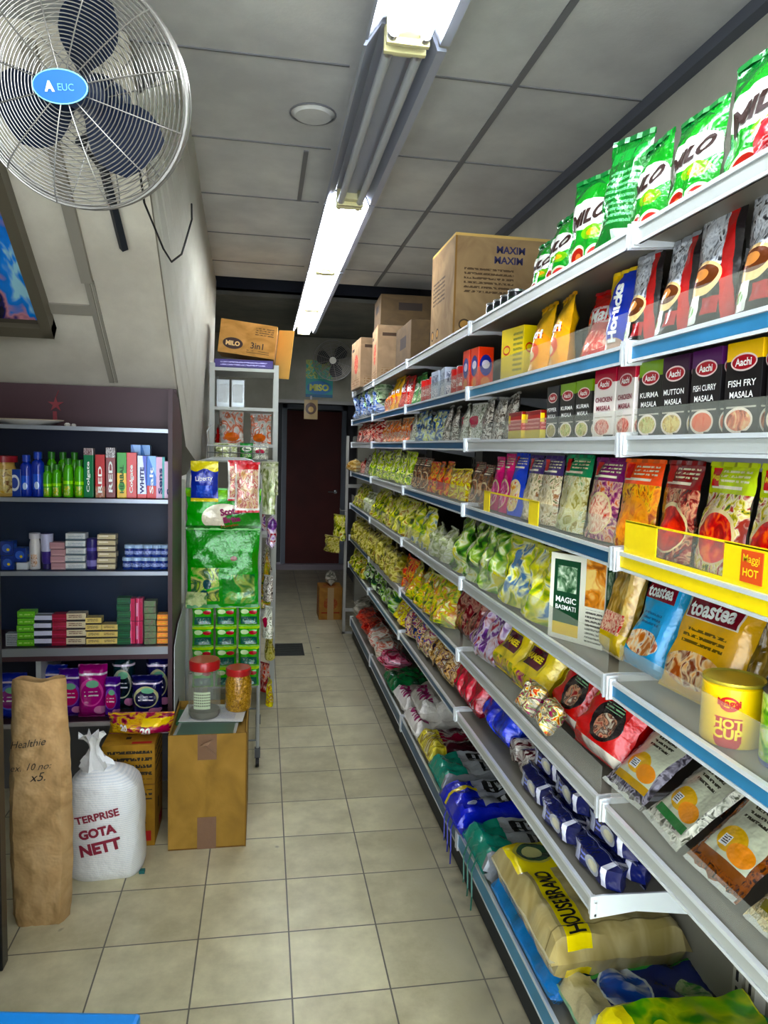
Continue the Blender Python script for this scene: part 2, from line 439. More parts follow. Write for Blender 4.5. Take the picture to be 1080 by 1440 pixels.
# ceiling: tiled part, a dark run of missing boards, then the back part with its dimness put into the colour
struct(MB().box(-2.0, 1.35, -1.5, 5.02, HC, HC+.05).build('ceiling', CEIL))
vd = MB(); vd.box(-2.0, 1.35, 4.98, 5.66, HC+.22, HC+.27); vd.box(-2.0, 1.35, 4.96, 5.02, HC+.03, HC+.25); vd.box(-2.0, 1.35, 5.62, 5.68, HC+.03, HC+.25); vd.box(-2.05, -1.95, 4.96, 5.68, HC-.02, HC+.27); vd.box(1.2, 1.3, 4.96, 5.68, HC-.02, HC+.27)
struct(vd.build('ceiling.001', mat('void_blue', '#252a38', .9)))
struct(MB().box(-2.0, 1.35, 5.62, 9.9, HC, HC+.05).build('ceiling.002', plaster('dim_ceiling_board', '#5f615f', '#77776f', 3)))
struct(MB().box(1.2, 1.35, -1.5, 9.9, 0, HC).build('wall_right', WALLG))
struct(MB().box(-2.1, -1.95, -1.5, 9.9, 0, HC).build('wall_left', WALLG))
# ceiling bars: long runners and the cross seams between them
gm = MB()
for i, x in enumerate((-1.055, -.455, .145, .745)):
    w = .02 if x > .5 else .006
    if i < 2 or i == 3: gm.box(x-w/2, x+w/2, -1.4, 5.0, HC-.005, HC)
    else:
        gm.box(x-.009, x+.009, 2.84, 3.4, HC-.005, HC)
for k in range(-5, 5):
    y = 2.202+.6*k
    gm.box(-1.5, .235, y-.004, y+.004, HC-.0035, HC); gm.box(.45, 1.2, y-.004, y+.004, HC-.0035, HC)
struct(gm.build('trim_1', GRIDM))
struct(MB().box(1.165, 1.2, -1.4, 5.02, HC-.035, HC).build('trim_2', mat('cornice_grey', '#585c66', .6)))
# back partition with the opening, passage behind it and the brown door
BW = plaster('back_wall_grey', '#807f72', '#9a988a', 2)
bw = MB(); bw.box(-2.0, .1, 7.5, 7.6, 0, HC); bw.box(.1, .98, 7.5, 7.6, 2.11, HC); bw.box(.98, 1.2, 7.5, 7.6, 0, HC)
struct(bw.build('wall_back', BW))
struct(MB().box(.08, 1.0, 7.46, 7.5, 2.09, 2.125).build('trim_3', mat('lintel_strip', '#8c8b86', .5)))
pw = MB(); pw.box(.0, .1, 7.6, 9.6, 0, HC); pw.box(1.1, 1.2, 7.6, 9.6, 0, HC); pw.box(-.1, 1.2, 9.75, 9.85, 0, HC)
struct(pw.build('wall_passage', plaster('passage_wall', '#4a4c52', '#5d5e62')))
DBR = mat('dark_brown_door', '#6a221a', .6, vary=.5, bscale=3)
struct(MB().box(.3, 1.03, 9.62, 9.66, .07, 2.12, .004).build('door_1', DBR))
fr = MB(); fr.box(.24, .3, 9.58, 9.72, 0, 2.2); fr.box(1.03, 1.09, 9.58, 9.72, 0, 2.2); fr.box(.24, 1.09, 9.58, 9.72, 2.14, 2.2)
struct(fr.build('trim_4', mat('door_frame_grey', '#8b93a0', .4)))
struct(MB().box(.1, 1.1, 9.5, 9.72, 0, .07).build('trim_5', mat('door_sill', '#a59aa2', .5)))
lk = empty('door_handle', (.96, 9.6, 1.05)); MB().cyl((0, 0, 0), (0, -.05, 0), .012).cyl((0, -.05, 0), (-.1, -.05, 0), .009).build('lever', mat('chrome', '#c9c9c9', .2, 1), lk)
MB().cyl((0, .015, 0), (0, 0, 0), .027).build('rose', MATS['chrome'], lk); lk.parent = bpy.data.objects['door_1']; lk['kind'] = 'structure'
# side wall of the stairs, and the sloping underside with its battens
SLO = -.76
def sof(y): return 1.894+SLO*(y-3.317)
sw = MB(); bm = sw.bm
top = [(-.262, 2.3), (-.272, 2.9), (-.3, 3.7), (-.322, 4.5), (-.338, 5.2)]
bot = [(-.38, 2.3, sof(2.3)), (-.38, 2.9, sof(2.9)), (-.38, 3.66, sof(3.66)), (-.38, 4.5, 1.5), (-.37, 5.2, 1.45)]
NV = 8; gv = []
for (tx, ty), (bx, by, bz) in zip(top, bot):
    gv.append([bm.verts.new((bx+(tx-bx)*k/NV, by+(ty-by)*k/NV, bz+(HC-bz)*k/NV)) for k in range(NV+1)])
for i in range(4):
    for k in range(NV): bm.faces.new((gv[i][k], gv[i+1][k], gv[i+1][k+1], gv[i][k+1]))
r_ = bmesh.ops.solidify(bm, geom=bm.faces[:], thickness=.05)
struct(sw.build('wall_stair', WALLM, smooth=False))
struct(MB().box(-.44, -.385, 3.66, 5.2, 0, 1.47).build('wall_stair_base', WALLM))
so = MB(); y0, y1 = 2.16, 3.34
so.prism([(0, 0), (1, 0), (1, 1), (0, 1)], 0, 1)
for v in so.bm.verts:
    x, yy, z = v.co; Y = y0+(y1-y0)*yy
    v.co = (-1.95+(1.95-.385)*x, Y, sof(Y)+.04*z)
struct(so.build('ceiling_stair', plaster('stair_soffit', '#bfb8aa', '#d2ccbe', 3)))
def on_sof(name, m, x0, x1, ya, yb, th, parent=None):
    b = MB(); b.prism([(x0, 0), (x1, 0), (x1, 1), (x0, 1)], 0, 1)
    for v in b.bm.verts:
        x, yy, z = v.co; Y = ya+(yb-ya)*yy; v.co = (x, Y-(1-z)*th*.6, sof(Y)-(1-z)*th*.8)
    return b.build(name, m, parent)
BAT = mat('soffit_batten', '#938d80', .7)
struct(on_sof('trim_6', BAT, -.672, -.632, 2.2, 2.86, .02)); struct(on_sof('trim_7', BAT, -.665, -.645, 2.86, 3.3, .008)); struct(on_sof('trim_7.001', BAT, -.64, -.63, 2.86, 3.3, .006))
struct(on_sof('trim_8', BAT, -.83, -.665, 2.955, 2.995, .008))

# floor drain grate
dg = empty('drain_grate', (.22, 5.72, .001)); MB().box(-.14, .12, -.17, .17, 0, .004).build('frame', mat('drain_dark', '#3c3f3c', .6), dg)
s_ = MB()
for i in range(9): s_.box(-.12, .1, -.15+i*.034, -.135+i*.034, .004, .008)
s_.build('slots', mat('drain_slot', '#555852', .5, .5), dg)
tag(dg, 'dark metal drain grate set in the tiled aisle floor', 'grate')

# ------------------------------------------------------------------ ceiling lights
METW = mat('white_enamel', '#a9adba', .35, .2)
TUBE = mat('lit_tube', (.93, .96, 1.0), .4, emis=15)
TUBEO = mat('unlit_tube', '#b9bcc0', .3)
def light(y0, y1, lit, label):
    o = empty('ceiling_tube_light', (.343, (y0+y1)/2, HC)); L = (y1-y0)
    pts = [(-.108, -.108), (-.1, -.108), (-.062, -.05), (-.03, -.05), (-.022, -.075), (.022, -.075), (.03, -.05), (.062, -.05), (.084, -.1), (.108, -.1), (.108, -.092), (.088, -.09), (.066, 0), (-.066, 0), (-.104, -.1)]
    MB().prism(pts, -L/2, L/2).build('reflector_body', METW, o)
    for sx in (-1, 1):
        t = MB().cyl((sx*.04, -L/2+.035, -.098), (sx*.04, L/2-.035, -.098), .0135, 14).build('fluorescent_tube', TUBE if lit else TUBEO, o, smooth=True)
        for e in (-1, 1):
            MB().cyl((sx*.04, e*(L/2-.036), -.098), (sx*.04, e*(L/2-.014), -.098), .0145, 12).build('tube_cap', mat('alu_cap', '#b5b5b8', .3, .8), t)
    for e in (-1, 1):
        h = MB(); h.box(-.055, .055, e*(L/2-.008)-.008, e*(L/2-.008)+.008, -.115, -.05, .003); h.box(-.028, .028, e*(L/2-.03)-.02, e*(L/2-.03)+.02, -.1, -.072, .004)
        h.build('lamp_holder', mat('cream_holder', '#d9d2a6', .5), o)
    tag(o, label, 'light', 'twin tube lights in one line along the ceiling')
for a, b_, lit, lab in ((.66, 1.86, 1, 'lit twin tube fixture nearest the camera above the aisle'), (1.885, 3.08, 0, 'unlit twin tube fixture with grey tubes second in the ceiling line'),
                  (3.1, 4.28, 1, 'lit twin tube fixture third in the line just beyond the unlit one'), (4.3, 5.46, 1, 'lit twin tube fixture fourth in the ceiling line'), (5.48, 6.62, 1, 'lit twin tube fixture at the far end of the ceiling line')):
    light(a, b_, lit, lab)
dd = empty('round_ceiling_cover', (.15, 2.53, HC)); MB().lathe([(0, -.012), (.06, -.012), (.075, 0)], 28).build('disc', CEIL, dd, smooth=True); MB().tube([(.077*math.cos(a*.2618), .077*math.sin(a*.2618), -.003) for a in range(24)], .003, 6, True).build('rim', GRIDM, dd)
tag(dd, 'round flush cover plate on the ceiling beside the unlit tube light', 'cover')

# ------------------------------------------------------------------ fans
STEEL = mat('fan_wire', '#a29f9a', .35, .7)
NAVY = mat('fan_navy', '#20304f', .4)
def fan(name, C, n, r, blade_m, label, wires=26, seg=56, wr=.0012, badge=True, group=None):
    o = empty(name, C); o.rotation_euler = Vector(n).to_track_quat('Z', 'X').to_euler()
    def dome(k): return .085*(1-k*k)**.5 if k < 1 else 0
    for side, nm in ((1, 'front_cage'), (-1, 'rear_cage')):
        g = MB(); nr = wires if side == 1 else wires//2
        for i in range(nr):
            k = .16+.84*(i+1)/nr
            z = side*(dome(k*.98)*.9+.012)
            g.tube([(r*k*math.cos(a*2*math.pi/seg), r*k*math.sin(a*2*math.pi/seg), z) for a in range(seg)], wr if i < nr-1 else wr*2, 5, True)
        for j in range(12):
            a = j*math.pi/6+.2
            g.tube([(r*k*math.cos(a), r*k*math.sin(a), side*(dome(k*.98)*.9+.0145)) for k in (.12, .3, .5, .7, .85, .95, 1)], wr*1.2, 5)
        g.build(nm, STEEL, o, smooth=True)
    MB().tube([(r*math.cos(a*2*math.pi/seg), r*math.sin(a*2*math.pi/seg), 0) for a in range(seg)], .005, 6, True).build('rim', STEEL, o, smooth=True)
    for j in range(3):
        b = MB(); a0 = j*2*math.pi/3+1.32; g = []
        for i in range(7):
            k = .16+.66*i/6; row_ = []
            wdt = .5*math.sin(math.pi*(.25+.6*i/6))*1.35
            for q in range(6):
                a = a0+(q/5-.5)*wdt*1.9; z = (q/5-.5)*-.07*(1-.3*k)
                row_.append(b.bm.verts.new((r*k*math.cos(a), r*k*math.sin(a), z)))
            g.append(row_)
        for i in range(6):
            for q in range(5): b.bm.faces.new((g[i][q], g[i+1][q], g[i+1][q+1], g[i][q+1]))
        bmesh.ops.solidify(b.bm, geom=b.bm.faces[:], thickness=.003)
        b.build('blade', blade_m, o, smooth=True)
    MB().cyl((0, 0, -.03), (0, 0, .04), r*.17, 24, r*.13).build('hub', blade_m, o)
    MB().cyl((0, 0, -.2), (0, 0, -.105), r*.2, 24, r*.24).build('motor', blade_m, o)
    if badge:
        zb = dome(.1)+.016
        bd = MB(); 
        ring = [(.054*math.cos(a*math.pi/16), .03*math.sin(a*math.pi/16)) for a in range(32)]
        A = [bd.bm.verts.new((x, y, zb)) for x, y in ring]; B2 = [bd.bm.verts.new((x*.97, y*.97, zb+.007)) for x, y in ring]
        bd.bm.faces.new(B2); bd.bm.faces.new(A[::-1])
        for i in range(32): bd.bm.faces.new((A[i], A[(i+1) % 32], B2[(i+1) % 32], B2[i]))
        bo = bd.build('badge', mat('badge_blue', '#1878b4', .3, coat=.4), o)
        rg = MB().tube([(x*.99, y*.99, zb+.006) for x, y in ring], .0016, 6, True).build('badge_rim', mat('badge_rim', '#9cd3e6', .3), bo)
        lettering('A', .02, -.02, 0, lambda x, y: (x, y, zb+.009), mat('ink_white', '#f2f2ee', .5), bo, bold=.06)
        lettering('EUC', .032, .012, -.001, lambda x, y: (x, y, zb+.009), mat('ink_lightblue', '#7fb9d6', .5), bo)
        bo.rotation_euler = (0, 0, 0); o['badge'] = 1
    return o, tag(o, label, 'fan', group)
MOUNTS = mat('dark_mount', '#2b313a', .5, .4)
# big fan: placed so that local x of its badge stays level
FC = Vector((-.388, 1.66, 2.375))
fo, _ = fan('wall_fan', FC, (-.14, -.88, -.3), .222, NAVY, 'large round cage fan with blue oval badge under the stairs, top left', wires=26)
n_ = Vector((-.14, -.88, -.3)).normalized(); xr = Vector((0, 0, 1)).cross(n_).normalized(); yr = n_.cross(xr)
fo.rotation_euler = Matrix((xr, yr, n_)).transposed().to_euler()
inv = fo.rotation_euler.to_matrix().inverted()
def L_(p): return inv @ (Vector(p)-FC)
br = MB(); back = FC-n_*.19
br.tube([L_(back), L_(back-n_*.12), L_((-.5, 2.12, 2.45)), L_((-.512, 2.42, 2.5))], .013, 8)
br.build('bracket_arm', MOUNTS, fo)
pb = MB(); pb.tube([L_((-.525, 2.3, sof(2.3)-.02)), L_((-.497, 2.72, sof(2.72)-.02))], .016, 4); pb.build('mount_bar', MOUNTS, fo)
cd = MB().tube([(-.33, 1.95, 2.42), (-.33, 2.1, 2.3), (-.3, 2.25, 2.22), (-.285, 2.32, 2.2), (-.262, 2.38, 2.24), (-.25, 2.38, 2.28), (-.235, 2.42, 2.36), (-.24, 2.46, 2.42)], .003, 6).build('fan_cord', mat('black_cord', '#151515', .5))
tag(cd, 'thin black cord hanging from the large cage fan', 'cord')
f2, _ = fan('wall_fan', (.68, 7.3, 2.52), (-.12, -.97, -.1), .2, mat('fan_grey', '#2e3236', .5), 'small dark wall fan with pale hub above the brown doorway', wires=10, seg=32, wr=.0018, badge=False)
MB().cyl((0, 0, .09), (0, 0, .1), .035, 20).build('hub_cap', mat('pale_cap', '#c9c6b8', .5), f2)
MB().cyl((0, 0, -.2), (0, 0, -.16), .05, 20).cyl((0, 0, -.16), (0, 0, -.21), .02, 12).build('wall_bracket', MOUNTS, f2)

# framed picture hung on the sloping underside
pf = empty('framed_picture', (0, 0, 0))
on_sof('picture_backing', mat('picture_back', '#4b4438', .6), -1.18, -.83, 2.35, 3.03, .035, pf)
PICM = pack('abstract_print', ('busy', 3, ['#141433', '#2a2a66', '#c58d93', '#0f78c8', '#1b86d6', '#a9d4e0']), [], .2, .5, 0)
pm = MB(); ya, yb = 2.38, 3.0
def sp(x, Y, th): return (x, Y-th*.6, sof(Y)-th*.8)
pm.quad(sp(-1.15, yb, .04), sp(-.85, yb, .04), sp(-.85, ya, .04), sp(-1.15, ya, .04)); pm.build('print', PICM, pf)
GLD = mat('frame_olive', '#6d6655', .4, .3); WD = mat('frame_wood', '#b7a27e', .5)
for (a, b2, c, d, m_) in ((-.855, -.815, 2.33, 3.06, GLD), (-1.07, -1.045, 2.33, 3.02, WD), (-1.2, -.815, 3.02, 3.06, GLD), (-1.2, -.815, 2.33, 2.36, GLD)):
    on_sof('frame_rail', m_, a, b2, c, d, .06, pf)
tag(pf, 'framed blue abstract print hung under the sloping stairs at far left', 'picture')

# ------------------------------------------------------------------ wall shelving (one unit per bay)
SHW = mat('shelf_white', '#a9a8a0', .4, .1, vary=.3, bscale=5)
LIP = mat('shelf_lip', '#dfe2e4', .3, .2)
BLU = mat('strip_blue', '#3a98c2', .3, .1, vary=.3, bscale=9)
DBL = mat('strip_dark_blue', '#1f608e', .3, .1, vary=.3, bscale=9)
YEL = mat('strip_yellow', '#f2dc12', .35)
WST = mat('strip_white', '#c4c7c4', .35, .1)
ACR = clear_mat('clear_guard', '#cfd6c8', .08, .05)
ACW = clear_mat('clear_guard_strong', '#d9dccf', .09, .06)
INKY0 = mat('ink_yellow', '#f4dc1c', .5)
BAYS = [.2275, 1.395, 2.5626, 3.73, 4.898, 6.066]
STR = {'top': [WST]*5, 's1': [BLU, BLU, DBL, DBL, DBL], 's2': [WST, WST, DBL, DBL, WST], 's3': [YEL, DBL, DBL, WST, DBL], 's4': [BLU, WST, WST, WST, DBL],
       's5': [WST, WST, DBL, WST, DBL], 's6': [None, WST, DBL, BLU, DBL], 'base': [DBL, BLU, DBL, DBL, DBL]}
XF, XB = .74, 1.15
def bay(i):
    y0, y1 = BAYS[i]+.004, BAYS[i+1]-.004; ym = (y0+y1)/2
    o = empty('shelving_unit', (0, ym, 0)); L = (y1-y0)/2
    MB().box(XB+.006, XB+.02, -L, L, .02, 2.2).build('back_panel', mat('back_panel', '#56554e', .6, vary=.2, bscale=4), o)  # colour darkened to paint in the shade of gaps between goods
    if i < 2: MB().box(XB, XB+.005, -L, L, .02, .87).build('lower_back_panel', mat('lower_panel', '#9c9a8c', .6, vary=.2, bscale=4), o)  # same panel low down, without the painted shade
    for e in (-1, 1): MB().box(XB-.03, XB+.005, e*(L-.018)-.016, e*(L-.018)+.016, .02, 2.2).build('upright_post', mat('post_beige', '#b5b3a5', .45), o)
    for e in (-1, 1):
        s = MB()
        for k in range(52): s.box(XB-.0315, XB-.03, e*(L-.018)-.004, e*(L-.018)+.004, .1+k*.04, .125+k*.04)
        s.build('post_slots', DARK, o)
    for k, z in SH.items():
        if STR[k][i] is None: continue
        xf = .765 if k == 'base' else XF
        p = empty('shelf', (0, 0, z)); p.parent = o
        b = MB(); b.box(xf+.004, XB-.032, -L+.002, L-.002, -.022, 0)
        if k == 'base': b = MB(); b.box(xf+.004, XB, -L+.002, L-.002, -.03, 0); b.box(xf+.03, xf+.045, -L, L, -.185, -.03)
        b.build('deck', mat('deck_grey', '#8a8679', .45, .1, vary=.4, bscale=4), p)
        h = .034 if k != 'base' else .07
        c = MB(); c.box(xf-.004, xf+.003, -L, L, -h, -h+.006); c.box(xf-.006, xf+.004, -L, L, -.003, .005); c.box(xf-.001, xf+.003, -L, L, -h, 0)
        c.build('front_lip', LIP, p)
        MB().box(xf-.0025, xf-.0005, -L+.006, L-.006, -h+.007, -.004).build('price_strip', STR[k][i], p)
        for e in (-1, 1):
            br = MB()
            br.prism([(xf-.012, .012), (xf+.02, .014), (XB-.03, .002), (XB-.03, -.07), (xf+.1, -.03), (xf-.01, -h-.006)], e*(L-.004)-.0025, e*(L-.004)+.0025) if k not in ('base',) else br.box(xf-.008, xf+.02, e*(L-.006)-.005, e*(L-.006)+.005, -.08, .008)
            if k != 'base': br.box(xf-.009, xf+.006, e*(L-.009)-.008, e*(L-.009)+.008, -h-.002, .009, .003)
            br.build('bracket', LIP, p)
        if k in ('s1', 's2', 's3', 's4', 's5') :
            gh = {'s1': .075, 's2': .06, 's3': .07, 's4': .085, 's5': .07}[k]
            MB().box(xf+.006, xf+.008, -L+.02, L-.02, .001, gh).build('clear_guard', ACW if k in ('s4', 's5') else ACR, p)
            if k == 's3' and i == 0:
                t = MB(); t.box(xf+.003, xf+.0055, -L+.02, L-.02, .0, .012); t.box(xf+.003, xf+.0055, -L+.02, L-.02, gh-.002, gh+.002); t.box(xf+.003, xf+.0055, L-.14, L-.02, .012, gh); t.box(xf+.003, xf+.0055, .1, .235, .012, gh)
                tr = t.build('yellow_tray_front', YEL, p)
                f_ = lambda x, z: (xf+.0004, -x, z)
                lettering('Maggi', .038, -.165, .05, f_, INKY0, tr); lettering('HOT', .036, -.165, .03, f_, INKY0, tr, bold=.03)
                MB().box(XF+.0015, XF+.0028, .14, .19, .014, .064).build('tray_emblem', mat('ink_orange', '#e0621a', .5), tr)
            if k == 's3' and i == 1:
                t = MB(); 
                for a, b2 in ((-.62, -.56), (-.2, -.14)): pass
                t.box(xf+.003, xf+.0055, -.13, .36, gh-.002, gh+.003); t.box(xf+.003, xf+.0055, -.13, -.06, .004, gh); t.box(xf+.003, xf+.0055, .3, .36, .004, gh); t.build('yellow_tray_front', YEL, p)
    tag(o, 'tall metal wall shelving bay with coloured price strips, ' + ['nearest the camera', 'second from the camera', 'third from the camera', 'fourth from the camera', 'at the far end'][i], 'shelving', 'wall shelving bays')
for i in range(5): bay(i)
# kick board in front of the base decks and the slim end posts
struct(MB().box(.785, .8, .23, 6.06, 0, .15).build('baseboard_right', mat('kick_dark', '#23282c', .6)))
ep = empty('shelf_end_post', (.72, 6.2, 0)); MB().box(-.012, .012, -.012, .012, 0, 1.75).build('post', SHW, ep); MB().box(-.01, .2, -.01, .01, 1.3, 1.33).box(-.01, .2, -.01, .01, .2, .23).build('cross_bar', SHW, ep)
MB().box(-.012, .45, -.012, .012, .0, .02).build('foot', SHW, ep); MB().tube([(0, -.012, 1.1), (-.05, -.03, 1.1), (-.06, -.03, 1.12)], .005, 6).build('hook', SHW, ep)
tag(ep, 'slim cream metal post standing at the far end of the shelving', 'post')

# ------------------------------------------------------------------ kinds of packages
INKW = mat('ink_white', '#f2f2ee', .5); INKR = mat('ink_red', '#c8241c', .5); INKK = mat('ink_black', '#161412', .5); INKB = mat('ink_brown', '#3a1a10', .5)
INKM = mat('ink_maroon', '#8c1d35', .5); INKY = mat('ink_yellow', '#f4dc1c', .5); INKP = mat('ink_purple', '#9a1560', .5); INKBL = mat('ink_blue', '#1d3a9c', .5)
CORR = ('busy', 3, ['#90785a', '#9c8565', '#a8916f'])
def SEAL(c): return mat('seal_'+c.strip('#'), c, .3, 0, coat=.3)
mal = [(('diag', -.5, 1, .72), '#0c6f35'), (('diag', -.45, 1, .80), '#12a345'), (('wave', .9, 9, .03), '#0b7a3b'), (('ell', .47, .63, .52, .15), '#e9ece6'), (('ell', .52, .6, .52, .13), '#f3f3ee'),
       (('diag', .4, 1, 1.2), '#14a046'), (('ell', .7, .43, .24, .07), '#8bbf24'), (('ell', .7, .43, .12, .035), '#e2b822'), (('rect', .0, .0, .12, .5), '#3aa66a'), (('ell', .42, .2, .19, .13), '#d8ddc6'), (('ell', .42, .2, .15, .1), '#a8342a'), (('ell', .42, .2, .06, .05), '#d98b5a'),
       (('ell', .82, .17, .19, .14), '#d8ddc6'), (('ell', .82, .17, .15, .11), '#c14a44'), (('rect', .0, .0, 1, .06), '#7fc21f')]
kind('malt', lambda: K_pouch('malt_drink_pouch', .2, .27, .085, pack('p_malt', '#10a03f', mal, .22, .5, .5), 'stand', SEAL('#0d8a3c'), [('MILO', .8, .02, .6, INKB, dict(rot=10, shear=.2, bold=.04, h=.042))], 1, .006))
kind('malt_back', lambda: K_pouch('malt_drink_pouch', .2, .27, .09, pack('p_malt_b', '#0d7f38', [(('lines', .12, .3, .88, .75, 9), '#8cc9a0'), (('rect', .1, .8, .9, .9), '#1c9b4c'), (('rect', .55, .08, .88, .25), '#cfe3d2')], .22, .5, .5), 'stand', SEAL('#0b7a35'), seed=5, crump=.006))
kind('redbag', lambda: K_pouch('plastic_bag', .2, .13, .12, pack('p_redbag', ('busy', 4, ['#a8121e', '#d22a3a', '#e0475a']), [(('lines', .2, .3, .8, .5, 3), '#f1c3c3')], .3), 'pillow', SEAL('#b41b28'), seed=3, crump=.008))
kind('carton_big', lambda: K_box('cardboard_carton', .4, .41, .4, pack('c_big', CORR, [(('rect', .0, .0, .02, 1), '#8d6c40'), (('lines', .1, .42, .62, .68, 6), '#5a4630'), (('ell', .12, .12, .06, .055), '#4b3a28'), (('ell', .12, .12, .045, .04), '#b8935c'), (('ell', .34, .12, .06, .055), '#4b3a28'), (('ell', .34, .12, .045, .04), '#b8935c'), (('rect', 0, .97, 1, 1), '#cbb27a')], .8, 0, .1),
    [('MAXIM', .3, .08, .86, mat('ink_indigo', '#2b2a5c', .6), dict(bold=.03)), ('MAXIM', .3, .06, .76, mat('ink_indigo', '#2b2a5c', .6), dict(bold=.03))], None, .003))
kind('carton_red', lambda: K_box('cardboard_carton', .4, .32, .36, pack('c_red', ('busy', 3, ['#98846c', '#a48f76', '#ae9a80']), [(('rect', .08, .8, .32, .86), '#4c3a2c'), (('ell', .55, .5, .2, .2), ('busy', 16, ['#c9a982', '#a8483e', '#b8685a'])), (('lines', .08, .06, .9, .22, 3), '#8d7050')], .8, 0, .1), (), None, .003))
kind('carton_shaded', lambda: K_box('cardboard_carton', .4, .2, .36, pack('c_shaded', ('busy', 3, ['#5c4c38', '#6a5840']), [(('rect', .3, .5, .7, .75), '#3d3430')], .8, 0, .1), (), None, .003))  # shade at the rear is put into these darker browns
kind('tin_dark', lambda: K_lathe('small_tin', [(.0, 0), (.03, 0), (.03, .05), (.028, .055)], pack('p_tin', '#15181c', [(('rect', 0, .2, 2, .7), '#2d4436')], .3), [('tin_lid', [(.029, .055), (.029, .062), (0, .064)], mat('silver', '#c4c8cc', .25, .9))], body='tin_body'))
cof = [(('rect', 0, .42, 1, 1), ('busy', 9, ['#6d7076', '#c9ccd2', '#e6e7ea', '#3c3d42'])), (('diag', 1, .35, 1.0), '#1a1416'), (('diag', 1.0, .3, .93), '#b51728'), (('diag', 1.0, .2, 1.04), '#1b1518'), (('ell', .42, .42, .42, .14), '#e8d3a8'), (('ell', .45, .44, .32, .09), '#6e3a1b'), (('ell', .4, .45, .2, .05), '#c99a62'), (('rect', .12, .06, .46, .29), '#e9ebe4'), (('ell', .28, .17, .09, .05), '#6aa34c'), (('rect', .52, .12, .86, .26), '#a11b2c')]
kind('coffee', lambda: K_pouch('coffee_pouch', .115, .215, .06, pack('p_coffee', '#17120f', cof, .25, .5, .4), 'stand', SEAL('#9fa2a8'), seed=2, crump=.004))
kind('malted', lambda: K_pouch('malted_drink_pouch', .1, .2, .05, pack('p_malted', '#1438b0', [(('rect', 0, 0, .14, 1), '#e8e9ee'), (('diag', -1, .8, .35), '#f0cf1e'), (('rect', .0, 0, 1, .16), '#2c1c5a'), (('ell', .5, .1, .4, .12), '#c9b0a0')], .25, .5, .3), 'stand', SEAL('#f0cf1e'), [('Horlicks', 1.35, .02, .5, INKW, dict(rot=90, bold=.05))], 8))
kind('redpouch', lambda: K_pouch('food_pouch', .15, .19, .07, pack('p_redp', '#c81a26', [(('diag', .3, 1, 1.0), '#a5141e'), (('lines', .1, .45, .9, .75, 3), '#f4d9d9'), (('ell', .5, .25, .4, .16), ('busy', 9, ['#b8372e', '#e0665a', '#f0d0c0']))], .25, .5, .4), 'stand', SEAL('#b3141f'), [('Malt', .6, 0, .62, INKW, dict(rot=8, bold=.03))], 11))
kind('yellowpouch', lambda: K_pouch('food_pouch', .13, .2, .07, pack('p_yelp', '#f0b800', [(('wave', .85, 6, .05), '#f5cf1c'), (('diag', .5, 1, .98), '#efc412'), (('ell', .45, .3, .36, .14), '#e06a10'), (('ell', .4, .26, .26, .08), '#f5e6c0'), (('lines', .2, .5, .8, .6, 2), '#c23018')], .25, .5, .4), 'stand', SEAL('#e8a90a'), [('Nutri', .6, 0, .56, INKW, dict(bold=.04))], 12))
kind('yellowbox', lambda: K_box('carton_box', .14, .17, .09, pack('p_yelbox', '#ecd800', [(('lines', .55, .15, .95, .9, 8), '#8c8a1c'), (('ell', .25, .6, .16, .09), '#c8241c'), (('ell', .25, .6, .13, .06), '#ecd800'), (('rect', 0, 0, 1, .05), '#c9b300')], .35, .3, 0)))
kind('redbox', lambda: K_box('carton_box', .075, .19, .06, pack('p_redbox', '#a5141e', [(('rect', .1, .6, .9, .85), '#c8303a'), (('rect', .1, .1, .9, .4), ('busy', 8, ['#8c1018', '#e8d8c8', '#c43030']))], .35, .3, 0)))
kind('orangebox', lambda: K_box('carton_box', .08, .16, .06, pack('p_orbox', '#e8541a', [(('ell', .5, .58, .4, .24), '#1c2f9c'), (('ell', .5, .6, .26, .1), '#e9e6f0'), (('ell', .5, .2, .3, .12), '#f0a060')], .35, .3, 0)))
kind('silverbox', lambda: K_box('carton_box', .12, .13, .08, pack('p_silbox', '#c4ccd6', [(('rect', .1, .5, .9, .85), ('busy', 9, ['#384460', '#8d98ac', '#e8edf2'])), (('rect', .1, .1, .9, .4), ('busy', 7, ['#a8aebc', '#ffffff', '#4b5a80']))], .35, .3, 0)))
kind('redtin', lambda: K_lathe('food_tin', [(.0, 0), (.034, 0), (.035, .003), (.035, .11), (.034, .113)], pack('p_redtin', '#c01f24', [(('rect', 0, .3, 2, .62), ('busy', 7, ['#e8dcd2', '#b02a2c', '#f2f2ea']))], .3), [('tin_lid', [(.034, .113), (.033, .117), (0, .116)], mat('silver', '#c4c8cc', .25, .9))], body='tin_body'))
kind('greenpouch', lambda: K_pouch('food_pouch', .11, .16, .05, pack('p_grnp', '#2f8c3c', [(('ell', .5, .62, .38, .15), '#eef2e6'), (('ell', .5, .25, .38, .16), ('busy', 8, ['#d6e0b0', '#3a8f30', '#f2f0e0']))], .25, .4, .4), 'stand', SEAL('#26753a'), [('Oats', .5, 0, .62, mat('ink_green', '#1c6b2c', .5), dict(bold=.03))], 14))
kind('rolls', lambda: K_pouch('wrapped_paper_rolls', .3, .24, .13, pack('p_rolls', ('busy', 5, ['#2c4f9c', '#8fb4e8', '#e8eff6', '#5c84d0', '#1d2a4c']), [(('diag', 1, .6, 1.15), ('busy', 8, ['#3c7a38', '#d6e8c8', '#182818']))], .15, .6, .7), 'brick', SEAL('#b8cbe6'), seed=21, crump=.012))
